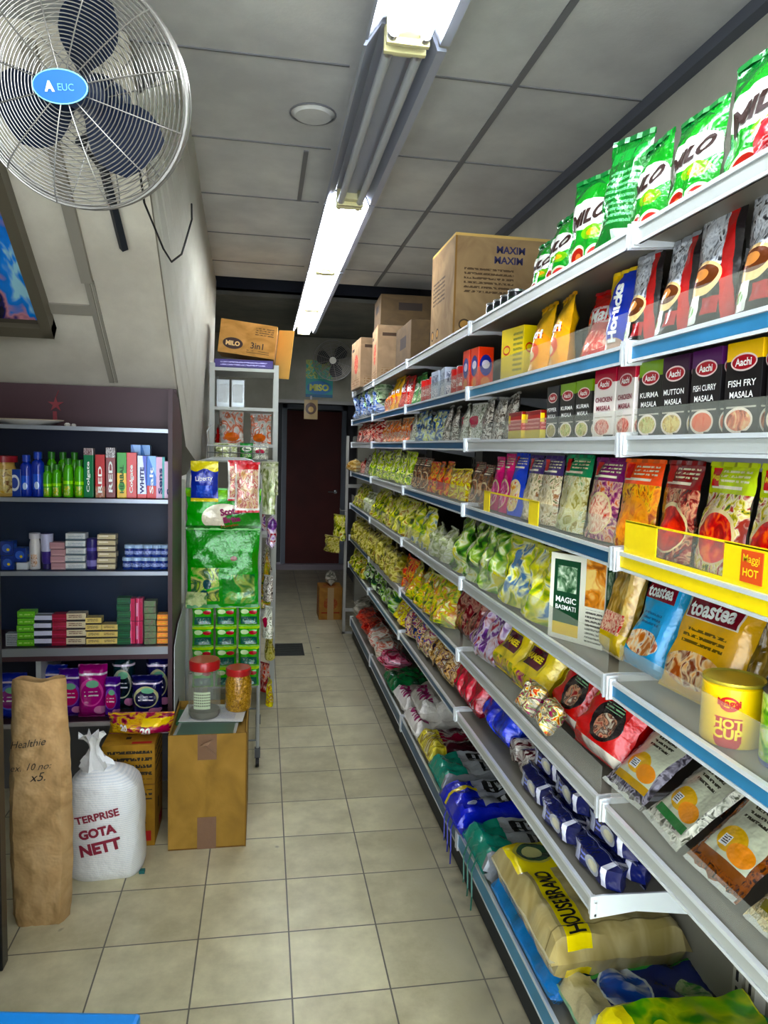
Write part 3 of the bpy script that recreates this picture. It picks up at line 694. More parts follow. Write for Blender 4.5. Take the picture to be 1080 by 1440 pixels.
# spice boxes
def spice(key, top, body, l2, food, word='MASALA', w=.085, h=.155):
    ops = [(('rect', 0, .8, 1, 1), top), (('rect', .08, .3, .92, .32), '#bfb8ae'), (('ell', .5, .78, .37, .095), '#e8d8d4'), (('ell', .5, .78, .33, .075), '#b02436'), (('ell', .45, .17, .4, .14), '#e9ded2'), (('ell', .45, .17, .34, .11), ('busy', 7, food)), (('rect', .55, .0, 1, .06), '#2a2624')]
    dark = body != '#e6e0da'
    ik = INKW if dark else INKM
    kind(key, lambda: K_box('spice_box', w, h, .045, pack('p_'+key, body, ops, .35, .3, 0), [('Aachi', .46, 0, .78, INKW, dict(bold=.03)), (l2, .78, 0, .56, ik, dict(bold=.02, h=.011)), (word, .66, 0, .44, ik, dict(bold=.02, h=.011))]))
spice('sp_yel', '#ecc81c', '#1a1719', 'FISH FRY', ['#8c4a30', '#d88a6a', '#e8c8a0'])
spice('sp_pur', '#55215c', '#1c1a1c', 'FISH CURRY', ['#c85a3c', '#e09070', '#d86a3a'])
spice('sp_mar', '#3a1838', '#1a1517', 'MUTTON', ['#c8a85a', '#e8d8a0', '#8c6a30'])
spice('sp_grn', '#86a81c', '#22231f', 'KURMA', ['#b09a50', '#e0d6a0', '#8ca040'])
spice('sp_wht', '#b02040', '#e6e0da', 'CHICKEN', ['#a83a30', '#e8c0b0', '#c86050'], w=.09, h=.16)
spice('sp_blk', '#23262c', '#1e2026', 'PEPPER', ['#8a7a50', '#c8b880', '#5a6a40'], w=.075)
kind('redsachet', lambda: K_box('sachet_box', .13, .085, .08, pack('p_redsach', '#b81a1e', [(('rect', 0, 0, 1, .35), '#e0cf3a'), (('rect', 0, .85, 1, 1), '#8c1216'), (('lines', .05, .4, .95, .8, 3), '#e8a8a0'), (('rect', 0, .6, .16, .9), '#e8d030')], .35, .3, 0)))
BG = {}
def bagk(key, w, h, t, cols, sc=7, shape='stand', seal='#cfcfc0', ops=(), seed=0, name='food_bag', texts=(), crump=.006, rough=.18):
    kind(key, lambda: K_pouch(name, w, h, t, pack('p_'+key, ('busy', sc, cols), list(ops), rough, .5, .6), shape, SEAL(seal), texts, seed, crump))
bagk('spicebag', .12, .15, .05, ['#1c1a18', '#6d6258', '#c8c0b4', '#ece8e0', '#4a3a30'], 9, seal='#b8b4ac', seed=31)
bagk('whitebag', .12, .15, .05, ['#8c8a78', '#dcdccc', '#f2f0e8', '#6a7a50'], 8, seal='#d8d8d0', seed=32, ops=[(('ell', .5, .5, .3, .16), '#b02a4a')])
bagk('ppack_orange', .12, .145, .045, ['#e8dcc0', '#f0a040', '#d8502a', '#f4e8d0'], 6, seal='#e8d8b0', seed=33)
bagk('ppack_blue', .12, .15, .045, ['#123a70', '#2c6aa8', '#e0e8c8', '#c8d060'], 4, seal='#1c4a88', seed=34)
bagk('redplastic', .2, .16, .1, ['#7c0f18', '#c02a30', '#e8d0c0', '#d85a2c'], 4, seal='#a01820', seed=35, crump=.012)
# fourth shelf pouches
def foodp(key, top, mid, food, w=.14, h=.195, lab=None, txt=(), seed=0):
    ops = [(('rect', 0, .72, 1, 1), top), (('rect', .08, .76, .8, .79), '#f4ecd8'), (('lines', .3, .82, .9, .95, 3), '#f0e8c8'), (('rect', .06, .78, .26, .95), '#c8281c'), (('ell', .5, .32, .42, .26), lab or '#e8d8b0'), (('ell', .5, .31, .38, .23), ('busy', 6, food))]
    kind(key, lambda: K_pouch('masala_pouch', w, h, .045, pack('p_'+key, mid, ops, .22, .5, .35), 'stand', SEAL(top), txt, seed))
foodp('fp_red', '#8c1a1c', ('busy', 8, ['#3a1410', '#9c2a1c', '#d8b090', '#5a3020']), ['#8c0f14', '#c41c20', '#e0503c'], seed=41)
foodp('fp_lime', '#c8d61c', ('busy', 8, ['#2a5a24', '#d8c850', '#f0e8d0', '#a83a20']), ['#a8140f', '#d83a1c', '#f08040'], seed=42, txt=[('Maggi', .2, -.3, .86, INKY, dict(bold=.04))])
foodp('fp_orange', '#e8651a', ('busy', 8, ['#b85a10', '#e8a020', '#f0c850', '#8c3a10']), ['#d8860f', '#f0b428', '#e89a18'], lab='#f0b020', seed=43)
foodp('fp_purple', '#7c1a64', ('busy', 8, ['#5a1a4c', '#a8487a', '#e0c8b0', '#c86a30']), ['#d8a088', '#f0e0c8', '#c85040'], seed=44)
foodp('fp_green', '#0f8c5a', ('busy', 10, ['#a89a58', '#d8d0a0', '#ece8d0', '#8ca868']), ['#b0a860', '#e0dcb8', '#d8d098'], w=.16, h=.2, lab='#d8d4a8', seed=45)
foodp('fp_noodle', '#43306c', ('busy', 10, ['#5a6a3c', '#d8c8a8', '#ece4d0', '#a87a50']), ['#c8b890', '#f0e8d0', '#98885a'], w=.12, lab='#e0d8c0', seed=46)
foodp('fp_blue', '#1a3cb4', '#1f46c0', ['#d89a28', '#f0d890', '#e8e0d8', '#c86a14'], w=.1, h=.2, seed=47)
foodp('fp_pink', '#d8287c', '#c01f70', ['#a01858', '#e86aa8', '#f0c8d8'], w=.09, h=.19, seed=48)
foodp('fp_brown', '#5a3424', ('busy', 8, ['#2c1c14', '#7a4a30', '#c8a880']), ['#4a2c1c', '#8c5a3c', '#c89a70'], w=.12, h=.16, seed=49)
bagk('chili', .13, .15, .05, ['#a81c10', '#e0481c', '#f0c020', '#6a3018'], 5, seal='#c8401c', seed=51)
bagk('yelsnack', .13, .13, .06, ['#d8c81c', '#f0e850', '#a8601c', '#f4f0a0'], 5, seal='#e0d430', seed=52)
bagk('limepack', .13, .16, .05, ['#5a8c14', '#a8c81c', '#e0e85a', '#f0f0c8', '#3a5a1c'], 5, seal='#b8d030', seed=53)
bagk('breadbag', .26, .11, .14, ['#8c6a34', '#c8a460', '#e8d8a8', '#b08040'], 3, 'pillow', '#d0c090', seed=54, name='bread_bag', crump=.01)
# fifth shelf
kind('hotcup', lambda: K_lathe('food_tin', [(0, 0), (.048, 0), (.05, .004), (.05, .1), (.047, .104)], pack('p_hotcup', '#ecd020', [(('rect', .36, .1, .64, .5), '#c42a1c'), (('ell', .5, .72, .1, .12), '#c42a1c'), (('ell', .5, .73, .08, .07), '#ecd020'), (('ell', .5, .1, .13, .14), '#c42a1c')], .3, .4, 0),
    [('tin_lid', [(.05, .104), (.051, .107), (.05, .11), (.046, .107), (0, .107)], mat('tin_lid_yellow', '#d8c84a', .3, .5))], [('HOT', .046, 0, .042, INKY, dict(bold=.04)), ('CUP', .046, 0, .025, INKY, dict(bold=.04)), ('Maggi', .036, 0, .076, INKR, dict(bold=.03))], body='tin_body', seg=28))
kind('peascan', lambda: K_lathe('food_can', [(0, 0), (.046, 0), (.048, .004), (.048, .11), (.046, .114)], pack('p_peas', ('busy', 5, ['#4c9c1c', '#8cc82c', '#c8e07c', '#d8e8c0']), [(('ell', .5, .7, .13, .16), '#2858b8'), (('ell', .5, .3, .12, .2), ('busy', 12, ['#c8301c', '#e8e4d0', '#58a828'])), (('rect', 0, 0, 2, .08), '#2050a8')], .3, .4, 0),
    [('can_lid', [(.046, .114), (.0485, .117), (.045, .116), (0, .114)], mat('silver', '#c4c8cc', .25, .9))], [('Ayam', .04, 0, .079, INKW, dict(bold=.03))], body='can_body', seg=28))
tst = [(('rect', .18, .84, .82, 1), '#5c1424'), (('rect', .12, .64, .88, .83), '#e8dcd0'), (('rect', .14, .65, .86, .82), '#7a1428'), (('ell', .5, .22, .42, .15), ('busy', 7, ['#b8601c', '#e8b878', '#f0dcb8', '#8c4414'])), (('lines', .2, .42, .8, .58, 3), '#6a5410')]
kind('rusk_yellow', lambda: K_pouch('rusk_packet', .2, .235, .06, pack('p_rusky', '#e4b800', tst, .2, .5, .3), 'brick', SEAL('#c8a818'), [('toastea', .62, 0, .735, INKW, dict(rot=3, bold=.03, h=.03))], 61, .003))
kind('rusk_blue', lambda: K_pouch('rusk_packet', .14, .235, .06, pack('p_ruskb', '#1fa4d0', [(('ell', .5, .9, .26, .08), '#8c2a78'), (('rect', .14, .66, .86, .82), '#7a1428'), (('ell', .5, .24, .4, .12), ('busy', 7, ['#c87a3c', '#f0d0a0', '#f0ece0', '#a85a28'])), (('lines', .25, .42, .75, .56, 3), '#0f6e98')], .2, .5, .3), 'brick', SEAL('#1a90b8'), [('toastea', .62, 0, .74, INKW, dict(rot=3, bold=.03, h=.026))], 62, .003))
kind('breadstick', lambda: K_pouch('breadstick_packet', .1, .25, .05, pack('p_stick', ('busy', 5, ['#8c6c2c', '#c8a458', '#e0cc90']), [(('rect', 0, 0, 1, .22), '#e0c414'), (('rect', .1, .2, .9, .4), ('busy', 14, ['#c0241c', '#f0dcc0', '#c0241c']))], .15, .6, .3), 'brick', SEAL('#c8b888'), seed=63))
kind('ricebox', lambda: K_box('rice_carton', .17, .225, .07, pack('p_ricebox', '#e6e4d8', [(('rect', .08, .06, .56, .93), '#1c4a2c'), (('rect', .14, .56, .5, .86), ('busy', 9, ['#2a5a34', '#8ca888', '#e0e4d8'])), (('rect', .08, .06, .56, .2), '#e0c41c'), (('rect', .66, .45, 1, 1), ('busy', 5, ['#9c5a20', '#d89a40', '#e8d090'])), (('lines', .68, .05, .98, .42, 8), '#5c5a50')], .3, .3, 0), [('MAGIC', .38, -.18, .47, INKW, dict(bold=.03)), ('BASMATI', .38, -.18, .38, INKW, dict(bold=.03))]))
bagk('greenbag', .2, .21, .1, ['#24481a', '#4c8a20', '#a8c060', '#e8ecd0', '#d8d020'], 3.4, seal='#98b860', seed=64, crump=.012)
bagk('yelgreenbag', .2, .2, .1, ['#4c7a1c', '#a8bc20', '#e8e040', '#f0f0c8', '#5c88b0'], 3, seal='#c8c840', seed=65, crump=.012)
bagk('palebag', .19, .15, .11, ['#7a8a54', '#b8c090', '#e8e8d8', '#ccd4a8'], 4, seal='#d0d4b8', seed=66, crump=.012)
bagk('oilygreen', .17, .16, .09, ['#384c18', '#8c9a28', '#d0cc48', '#e8e4a0', '#a88030'], 4, seal='#a8a840', seed=67, crump=.01)
# sixth shelf
def flat(key, con, body, lab='#d4d6c2', seed=0):
    ops = [(('rect', .11, .16, .89, .9), lab), (('ell', .5, .9, .24, .06), lab), (('lines', .28, .55, .72, .84, 5), '#3c3c30'), (('rect', .32, .85, .68, .91), ('busy', 12, ['#a83028', lab, '#a83028'])), (('ell', .42, .36, .25, .12), '#e0b818'), (('ell', .68, .3, .2, .09), '#e8a414'), (('rect', .11, .12, .89, .2), con), (('rect', .26, .28, .44, .38), '#e8e8e8'), (('lines', .28, .29, .42, .37, 4), '#202020')]
    kind(key, lambda: K_pouch('dried_food_pack', .135, .2, .035, pack('p_'+key, body, ops, .15, .6, .5), 'pillow', SEAL('#b8bab0'), seed=seed, crump=.004))
flat('fl_beans', '#7c7420', ('busy', 12, ['#c8b890', '#e0d4b0', '#8c8660', '#d8d0b8']), seed=71)
flat('fl_brown', '#8c5420', ('busy', 12, ['#2c1810', '#7a4424', '#9c5a30', '#3c2418']), seed=72)
flat('fl_white', '#3c8448', ('busy', 10, ['#8c9080', '#d0d0c4', '#e8e6dc', '#5c6050']), seed=73)
flat('fl_dark', '#c8a428', ('busy', 7, ['#201c20', '#5c5864', '#b8b4c0', '#38303c']), seed=74)
kind('rednoodle', lambda: K_pouch('instant_noodle_multipack', .2, .2, .085, pack('p_redn', '#c8141c', [(('rect', 0, .8, 1, 1), '#1c1214'), (('ell', .62, .42, .3, .26), '#1a0f10'), (('ell', .62, .36, .22, .15), ('busy', 7, ['#a83020', '#e8b898', '#5c2014', '#e8dcc8'])), (('lines', .45, .55, .8, .64, 2), '#9cc8a0'), (('rect', .1, .62, .24, .78), '#e8c820'), (('rect', 0, 0, 1, .12), '#e8e0d4')], .2, .6, .5), 'brick', SEAL('#a81018'), [('MISS', .3, -.3, .06, INKR, dict(bold=.04))], 75, .006))
kind('yelnoodle', lambda: K_pouch('instant_noodle_multipack', .18, .17, .08, pack('p_yeln', '#f0dc14', [(('rect', .25, .35, .75, .68), '#5c1428'), (('rect', 0, .75, 1, 1), ('busy', 6, ['#f0d820', '#d8401c', '#f0e060'])), (('rect', 0, 0, 1, .2), ('busy', 6, ['#7a8c30', '#f0d820', '#a83a70']))], .2, .6, .5), 'brick', SEAL('#e8d020'), [('MAMEE', .44, 0, .52, INKY, dict(bold=.05))], 76, .006))
bagk('mixednoodle', .16, .14, .08, ['#c8301c', '#e8c828', '#f0e8d8', '#7c8c38', '#a82868'], 5, 'brick', '#e0d8b8', seed=77)
bagk('wafer', .14, .18, .05, ['#4c1c6c', '#8c4ca0', '#e8e0ee', '#d8c0c8', '#a81c40'], 4, 'brick', '#d8d0dc', seed=78)
bagk('maroonbox', .13, .18, .06, ['#4c1018', '#7c1c24', '#b88878', '#3a0c12'], 4, 'brick', '#6c1820', seed=79)
bagk('herbbag', .17, .16, .09, ['#3c4c14', '#98a828', '#d8d050', '#c87a28', '#e8e8b0'], 5, seal='#b8b458', seed=80, crump=.01)
bagk('olivebag', .17, .14, .1, ['#5c5a28', '#a8a04c', '#d8d088', '#8c7440'], 4, seal='#b8ac70', seed=81, crump=.01)
# lower shelf
kind('bluebars', lambda: K_pouch('biscuit_roll', .17, .06, .06, pack('p_blueroll', '#141c5c', [(('rect', .1, .2, .3, .8), '#d0d4e8'), (('ell', .6, .5, .16, .32), '#c4c6cc'), (('ell', .6, .5, .1, .2), '#e0dcc8'), (('lines', .32, .3, .46, .7, 2), '#8c98d8'), (('rect', .82, 0, .9, 1), '#e8e8f0')], .15, .7, .5), 'brick', SEAL('#8c90a8'), seed=82, crump=.004, nx=10, ny=6))
kind('whiteroll', lambda: K_lathe('biscuit_roll', [(0, 0), (.036, 0), (.038, .004), (.038, .2), (.034, .205), (0, .206)], pack('p_whroll', ('busy', 6, ['#b8b0a8', '#e8e4dc', '#5c1420', '#1c1614']), [(('rect', 0, .3, 2, .42), '#14100f')], .25, .5, .3), (), body='wrapped_roll'))
bagk('bluepack', .13, .16, .07, ['#0c1c9c', '#2038d0', '#4060e0'], 2.5, 'brick', '#1828b0', seed=83)
bagk('redpack', .11, .15, .07, ['#7c0c24', '#b8143c', '#d83050'], 3, 'brick', '#a01030', seed=84)
bagk('goldsnack', .13, .15, .07, ['#2c1c3c', '#b08038', '#e8d0a0', '#6c2030', '#e8e0d0'], 6, 'pillow', '#c8a868', seed=85, crump=.01)
bagk('bluegold', .13, .14, .07, ['#1c2c6c', '#c8a050', '#e8e0c8', '#a82820', '#1a6ab8'], 6, 'pillow', '#b8a878', seed=86, crump=.01)
bagk('darkgreen', .16, .15, .09, ['#0f2c18', '#1f5a30', '#8cb838', '#e0e8d0', '#0c2014'], 3, 'brick', '#2c6c3c', seed=87)
# bags of the bottom deck
def laybag(key, w, h, t, m, texts=(), seal='#d8d8d0', seed=0, crump=.008, name='rice_bag', extra=None):
    kind(key, lambda: K_pouch(name, w, h, t, m, 'block', SEAL(seal), texts, seed, crump, 22, 22, .02, extra))
laybag('housebrand', .5, .4, .14, pack('p_house', ('busy', 5, ['#a89a68', '#b8aa7c', '#c8bc90']), [(('rect', 0.02, .70, .62, .88), '#ecdc14'), (('rect', .62, .55, .97, .95), '#ecdc14'), (('ell', .8, .74, .12, .17), '#c8c068'), (('ell', .8, .74, .1, .14), '#3c5a44'), (('ell', .8, .76, .06, .08), '#c8c890'), (('rect', .62, .28, .95, .5), '#cdbd58'), (('lines', .65, .3, .92, .5, 3), '#5c5a28'), (('rect', .2, .38, .32, .5), '#e0e0d8'), (('lines', .21, .4, .31, .48, 5), '#2c2c2c'), (('rect', .1, 0, .11, 1), '#8c8058'), (('lines', .35, .25, .5, .55, 5), '#887c54')], .25, .5, .5, 9),
       [('HOUSE BRAND', .54, -.18, .79, INKK, dict(bold=.025, h=.052))], '#cfc8a8', 91, .004)
laybag('bluebrown', .5, .4, .07, pack('p_blubr', '#2c7cb8', [(('rect', .0, 0, 1, .35), '#6c3418'), (('lines', .1, .1, .9, .3, 3), '#a86838')], .25, .5, .4), (), '#3c8cc0', 92)
laybag('globe', .27, .4, .1, pack('p_globe', '#c8c0a0', [(('rect', 0, .2, .62, .95), '#16256c'), (('rect', 0, .2, .12, .95), '#4c9c50'), (('ell', .34, .36, .3, .17), '#dfe8f0'), (('ell', .34, .36, .28, .155), ('busy', 3, ['#1840a0', '#2858c0', '#dfe8f0', '#1c3c90'])), (('ell', .5, .78, .2, .1), ('busy', 8, ['#3c8c3c', '#c8d8a8', '#3c8c3c'])), (('rect', .62, 0, 1, .3), ('busy', 6, ['#e0e8e0', '#2858a8', '#58a860']))], .22, .5, .4), (), '#9cc8a8', 93)
laybag('greenpack', .46, .39, .25, pack('p_grpack', ('busy', 2.5, ['#2c6c14', '#58982c', '#a8b828', '#3c7c1c']), [(('rect', 0, 0, 1, .16), '#e8dc14'), (('rect', 0, .9, 1, 1), '#c8c81c'), (('diag', .3, 1, .98), '#1c6c3c'), (('ell', .6, .5, .05, .3), '#8c1c1c'), (('ell', .4, .3, .2, .1), '#b8c430')], .22, .5, .3), (), '#d8d020', 94, .006, 'food_multipack')
def boxprint(base, top):
    return [(('rect', 0, 0, 1, .32), base), (('rect', .15, .42, .45, .62), '#1c1e24'), (('rect', .55, .5, .85, .72), '#1c1e24'), (('lines', .18, .44, .42, .6, 2), '#c8ccd0'), (('lines', .58, .52, .82, .7, 2), '#c8ccd0'), (('rect', .9, 0, 1, 1), top)]
laybag('teal', .26, .38, .11, pack('p_teal', '#a9aeb2', boxprint('#0f8c78', '#8c9094'), .25, .5, .5), (), '#109080', 95)
laybag('bluebag', .28, .38, .12, pack('p_blueb', '#a4a8b4', boxprint('#1424b0', '#1828b8')+[(('diag', 1, .3, .95), '#1424b0'), (('ell', .75, .2, .06, .05), '#d0d8f0'), (('rect', .3, 0, .38, .34), '#c8b838')], .25, .5, .5), (), '#1828b0', 96)
laybag('maroonbag', .26, .38, .11, pack('p_marb', '#3c0c18', [(('rect', .3, 0, .7, 1), '#a89c8c'), (('rect', .34, .1, .66, .9), '#7c1c30'), (('rect', 0, 0, 1, .22), ('busy', 6, ['#c8b838', '#f0e478', '#8c7418', '#e8e0b0']))], .22, .5, .5), (), '#d8c850', 97)
laybag('whiterice', .3, .38, .1, pack('p_whr', '#d8d4cc', [(('rect', 0, 0, 1, .1), '#e8e4e0')], .4, .2, .6), [('PONNI', .8, 0, .12, INKP, dict(bold=.05)), ('RICE', .5, 0, .4, INKP, dict(bold=.05))], '#e8e4dc', 98, .01)
laybag('grnbottom', .28, .38, .1, pack('p_grb', ('busy', 4, ['#0f3c24', '#1c6c40', '#2c8c50']), [], .25, .5, .5), (), '#1c6c44', 99)
bagk('redonion', .26, .17, .2, ['#6c1414', '#a83028', '#c85848', '#8c2420'], 6, 'pillow', '#a83a34', seed=101, name='mesh_bag', crump=.014)
bagk('whiteonion', .26, .17, .2, ['#c8b8a8', '#f0ece4', '#c86048', '#e8dcd0'], 5, 'pillow', '#d8d0c8', seed=102, name='mesh_bag', crump=.014)
bagk('clearbag', .28, .2, .2, ['#585a50', '#a8a498', '#d0ccc0', '#7c7468'], 3, 'pillow', '#b8b8b0', seed=103, name='plastic_bag', crump=.016)
bagk('pinkbag', .26, .14, .2, ['#8c0f2c', '#c82a5c', '#e8a0b8', '#5c0c1c'], 4, 'pillow', '#b82050', seed=104, name='plastic_bag', crump=.014)

# ------------------------------------------------------------------ goods on the wall shelving, nearest first
# top shelf
place('malt', .88, 1.2, SH['top'], 'biggest green malt drink pouch on the top shelf, nearest the camera', 'pouch', rz=-84, rx=3, ry=0, sc=(1.05, 1, 1.03))
place('malt_back', .92, .99, SH['top'], 'dark side of a green malt drink pouch at the top right edge', 'pouch', rz=-60, rx=2, sc=(1, .9, 1.1))
place('redbag', .80, 1.04, SH['top'], 'red plastic bag on the top shelf beside the biggest green pouch', 'bag', rz=-95, sc=(.8, .5, .75))
place('malt', .85, 1.375, SH['top'], 'second green malt drink pouch on the top shelf', 'pouch', rz=-86, rx=4, sc=(.76, .9, .87))
place('malt', .85, 1.53, SH['top'], 'third green malt drink pouch on the top shelf', 'pouch', rz=-94, rx=2, sc=(.7, .9, .88))
place('malt_back', .85, 1.685, SH['top'], 'green malt drink pouch turned back to front on the top shelf', 'pouch', rz=-75, rx=2, ry=5, sc=(.7, .9, 1.1))
place('malt', .85, 1.845, SH['top'], 'green malt drink pouch leaning against a back-to-front one, top shelf', 'pouch', rz=-70, rx=3, sc=(.75, .9, 1.02))
place('malt', .84, 2.01, SH['top'], 'small green malt drink pouch next to dark tins, top shelf', 'pouch', rz=-88, rx=4, sc=(.7, .9, .8))
place('malt', .84, 2.14, SH['top'], 'smallest and farthest green malt drink pouch, top shelf', 'pouch', rz=-84, rx=4, sc=(.62, .8, .68))
row('tin_dark', 'top', [2.26, 2.335, 2.41, 2.485], 'small dark tin with silver lid', 'tin', rx=0)
place('carton_big', .945, 3.05, SH['top'], 'largest cardboard carton on the top shelf with dark printed lines', 'carton', rz=0)
place('carton_red', .945, 4.93, SH['top'], 'cardboard carton with red print on the top shelf', 'carton', rz=-3, sc=(1.0, 1, 1.12))
place('carton_red', .90, 5.62, SH['top'], 'farthest cardboard carton standing on the top shelf', 'carton', rz=2, sc=(1, 1.2, 1.15))
place('carton_shaded', .96, 4.95, SH['top']+.362, 'dim cardboard carton stacked on top of the red printed one', 'carton', rz=-2)
place('carton_shaded', 1.0, 4.3, SH['top'], 'low shaded cardboard carton on the top shelf behind the largest', 'carton', rz=0, sc=(.9, 1.3, 1.4))
# second shelf
row('coffee', 's1', [.93, 1.075, 1.21, 1.335, 1.46], 'black and red coffee pouch with cup picture', 'pouch', rx=5)
place('malted', .81, 1.575, SH['s1'], 'blue and yellow malted drink pouch on the second shelf', 'pouch', rx=3, rz=-82)
place('redpouch', .83, 1.715, SH['s1'], 'red pouch beside the blue malted drink on second shelf', 'pouch', rx=12, rz=-80)
row('yellowpouch', 's1', [1.88, 2.03], 'yellow food pouch', 'pouch', rx=6, jit=12)
place('yellowbox', .82, 2.22, SH['s1'], 'bright yellow carton box on the second shelf', 'box', rz=-80)
place('yellowbox', .86, 2.36, SH['s1'], 'yellow carton box standing behind its twin on the second shelf', 'box', rz=-90, sc=(.8, 1, 1))
place('redbox', .9, 2.5, SH['s1'], 'tall dark red box on the second shelf', 'box')
row('orangebox', 's1', [2.61, 2.72], 'orange box with blue oval', 'box', rx=0, jit=8)
row('redtin', 's1', [2.83, 2.92], 'red tin with pale label band', 'tin', rx=0)
row('silverbox', 's1', [3.04, 3.19], 'silver and navy carton box', 'box', rx=0, jit=9)
row('redtin', 's1', [3.31, 3.4, 3.49], 'small red tin farther along', 'tin', rx=0)
row('greenpouch', 's1', [3.63, 3.77], 'small green pouch with white oval', 'pouch')
row('redpouch', 's1', [3.92], 'red pouch beyond the small green pouches', 'pouch', sc=.95)
row('redpouch', 's1', [4.08], 'farthest red pouch beside a yellow one', 'pouch', sc=1)
row('yellowpouch', 's1', [4.24, 4.4], 'far yellow pouch beside red ones', 'pouch', sc=1)
row('ppack_orange', 's1', [4.54, 4.68], 'pale orange packet', 'packet')
row('rolls', 's1', [4.96, 5.28, 5.6, 5.9], 'plastic wrapped bundle of blue and white paper rolls', 'paper rolls', x=.82, rx=0, jit=8)
# third shelf
for k, y, lab in (('sp_yel', 1.065, 'black spice box with yellow top reading fish fry'), ('sp_pur', 1.165, 'black spice box with purple top reading fish curry'), ('sp_mar', 1.262, 'black spice box with maroon top reading mutton'),
                  ('sp_grn', 1.35, 'slim black spice box with green top beside the purple ones'), ('sp_wht', 1.448, 'nearer white spice box with red top'), ('sp_wht', 1.548, 'farther white spice box with red top'),
                  ('sp_grn', 1.655, 'black spice box with green top beside the white ones'), ('sp_grn', 1.75, 'green topped spice box standing farther behind'), ('sp_blk', 1.845, 'plain dark spice box at the end of the spice boxes')):
    place(k, .79, y, SH['s2'], lab+' on third shelf', 'box', 'spice boxes on the third shelf', rz=-90+random.uniform(-5, 5), sc=(1, 1, 1) if y < 1.4 or k == 'sp_wht' else (.95, 1, .93))
place('sp_pur', .79, .965, SH['s2'], 'purple topped spice box at the right edge of the photo, third shelf', 'box', 'spice boxes on the third shelf', rz=-92)
row('redsachet', 's2', [1.965, 2.11], 'low red and yellow sachet box', 'box', rx=0, jit=3)
row('spicebag', 's2', [2.25, 2.38, 2.51], 'clear bag of dark spices', 'bag', jit=14, jy=6)
row('whitebag', 's2', [2.65, 2.8], 'pale spice bag with red oval', 'bag', jit=14)
row('spicebag', 's2', [2.94, 3.08], 'far clear bag of mixed spices', 'bag', jit=14)
row('ppack_blue', 's2', [3.22, 3.36, 3.5, 3.64], 'dark blue and lime packet', 'packet', jit=14, jy=5)
row('whitebag', 's2', [3.8], 'white packet with red oval', 'packet')
row('ppack_orange', 's2', [3.95, 4.1, 4.25, 4.4, 4.55, 4.7], 'cream and orange packet', 'packet', jit=10)
row('redplastic', 's2', [4.92, 5.14, 5.36, 5.58, 5.8], 'glossy red plastic bag', 'bag', jit=14)
# fourth shelf
for k, y, lab in (('fp_lime', .99, 'lime topped masala pouch with red curry picture, nearest on fourth shelf'), ('fp_lime', 1.135, 'lime topped masala pouch with red curry picture, second on fourth shelf'), ('fp_red', 1.28, 'dark red masala pouch between lime and orange ones'),
                  ('fp_orange', 1.43, 'orange masala pouch with yellow heap picture on fourth shelf'), ('fp_purple', 1.585, 'purple masala pouch with pale bowl picture on fourth shelf'), ('fp_green', 1.755, 'green topped pouch of pale grains on fourth shelf'),
                  ('fp_noodle', 1.915, 'nearer violet topped noodle pouch on fourth shelf'), ('fp_noodle', 2.045, 'farther violet topped noodle pouch on fourth shelf'), ('fp_blue', 2.17, 'bright blue pouch with golden picture on fourth shelf')):
    place(k, .795, y, SH['s3'], lab, 'pouch', 'masala pouches on the fourth shelf', rx=6, rz=-90+random.uniform(-5, 5))
row('fp_pink', 's3', [2.285, 2.385], 'magenta food pouch', 'pouch')
row('fp_brown', 's3', [2.5, 2.63], 'brown food pouch', 'pouch', jit=8)
row('yelsnack', 's3', [2.77, 2.91], 'yellow snack bag', 'bag', jy=10, jit=15)
row('chili', 's3', [3.05, 3.19, 3.33], 'orange red chilli bag', 'bag', jit=10)
row('fp_brown', 's3', [3.47, 3.6, 3.73], 'far brown food pouch', 'pouch', jit=8)
row('limepack', 's3', [3.88, 4.03, 4.18, 4.33, 4.48, 4.63, 4.78, 4.93, 5.08, 5.23], 'lime green food packet', 'packet', jit=10, jy=5, sc=1.15)
row('spicebag', 's3', [5.38, 5.52], 'dim clear spice bag', 'bag')
row('redplastic', 's3', [5.68], 'small red plastic bag beside the bread', 'bag', sc=.75)
row('breadbag', 's3', [5.93], 'brown bread bag sticking out at the far end', 'bag', x=.76, rx=0, jit=5)
# fifth shelf
place('hotcup', .8, 1.075, SH['s4'], 'yellow and red soup tin reading hot cup on fifth shelf', 'tin', rz=-42)
place('peascan', .83, .965, SH['s4'], 'lower green and blue can at the right edge, fifth shelf', 'can', rz=-40)
place('peascan', .84, .962, SH['s4']+.1185, 'upper green can stacked on its twin at the right edge', 'can', rz=-45)
place('rusk_yellow', .83, 1.235, SH['s4'], 'yellow rusk packet with maroon label leaning on the fifth shelf', 'packet', rx=22, rz=-84)
place('rusk_blue', .83, 1.42, SH['s4'], 'blue rusk packet with maroon label leaning on the fifth shelf', 'packet', rx=22, rz=-88)
place('breadstick', .83, 1.56, SH['s4'], 'clear breadstick packet beside the blue rusks', 'packet', rx=14, rz=-92)
place('breadstick', .93, 1.25, SH['s4'], 'clear breadstick packet hidden behind the yellow rusks', 'packet', rx=14, rz=-92, sc=(1.2, 1, 1.02))
place('ricebox', .82, 1.7, SH['s4'], 'green and white rice carton on the fifth shelf', 'carton', rz=-62)
row('yelgreenbag', 's4', [1.9, 2.11], 'yellow green plastic bag of food', 'bag', jit=12)
row('greenbag', 's4', [2.33, 2.54, 2.74], 'dark green clear bag of produce', 'bag', jit=12, sc=1.1)
row('palebag', 's4', [2.95, 3.15], 'pale green clear bag of grains', 'bag', jit=12)
row('yelgreenbag', 's4', [3.36, 3.57], 'far yellow green plastic bag', 'bag', jit=12, sc=1.05)
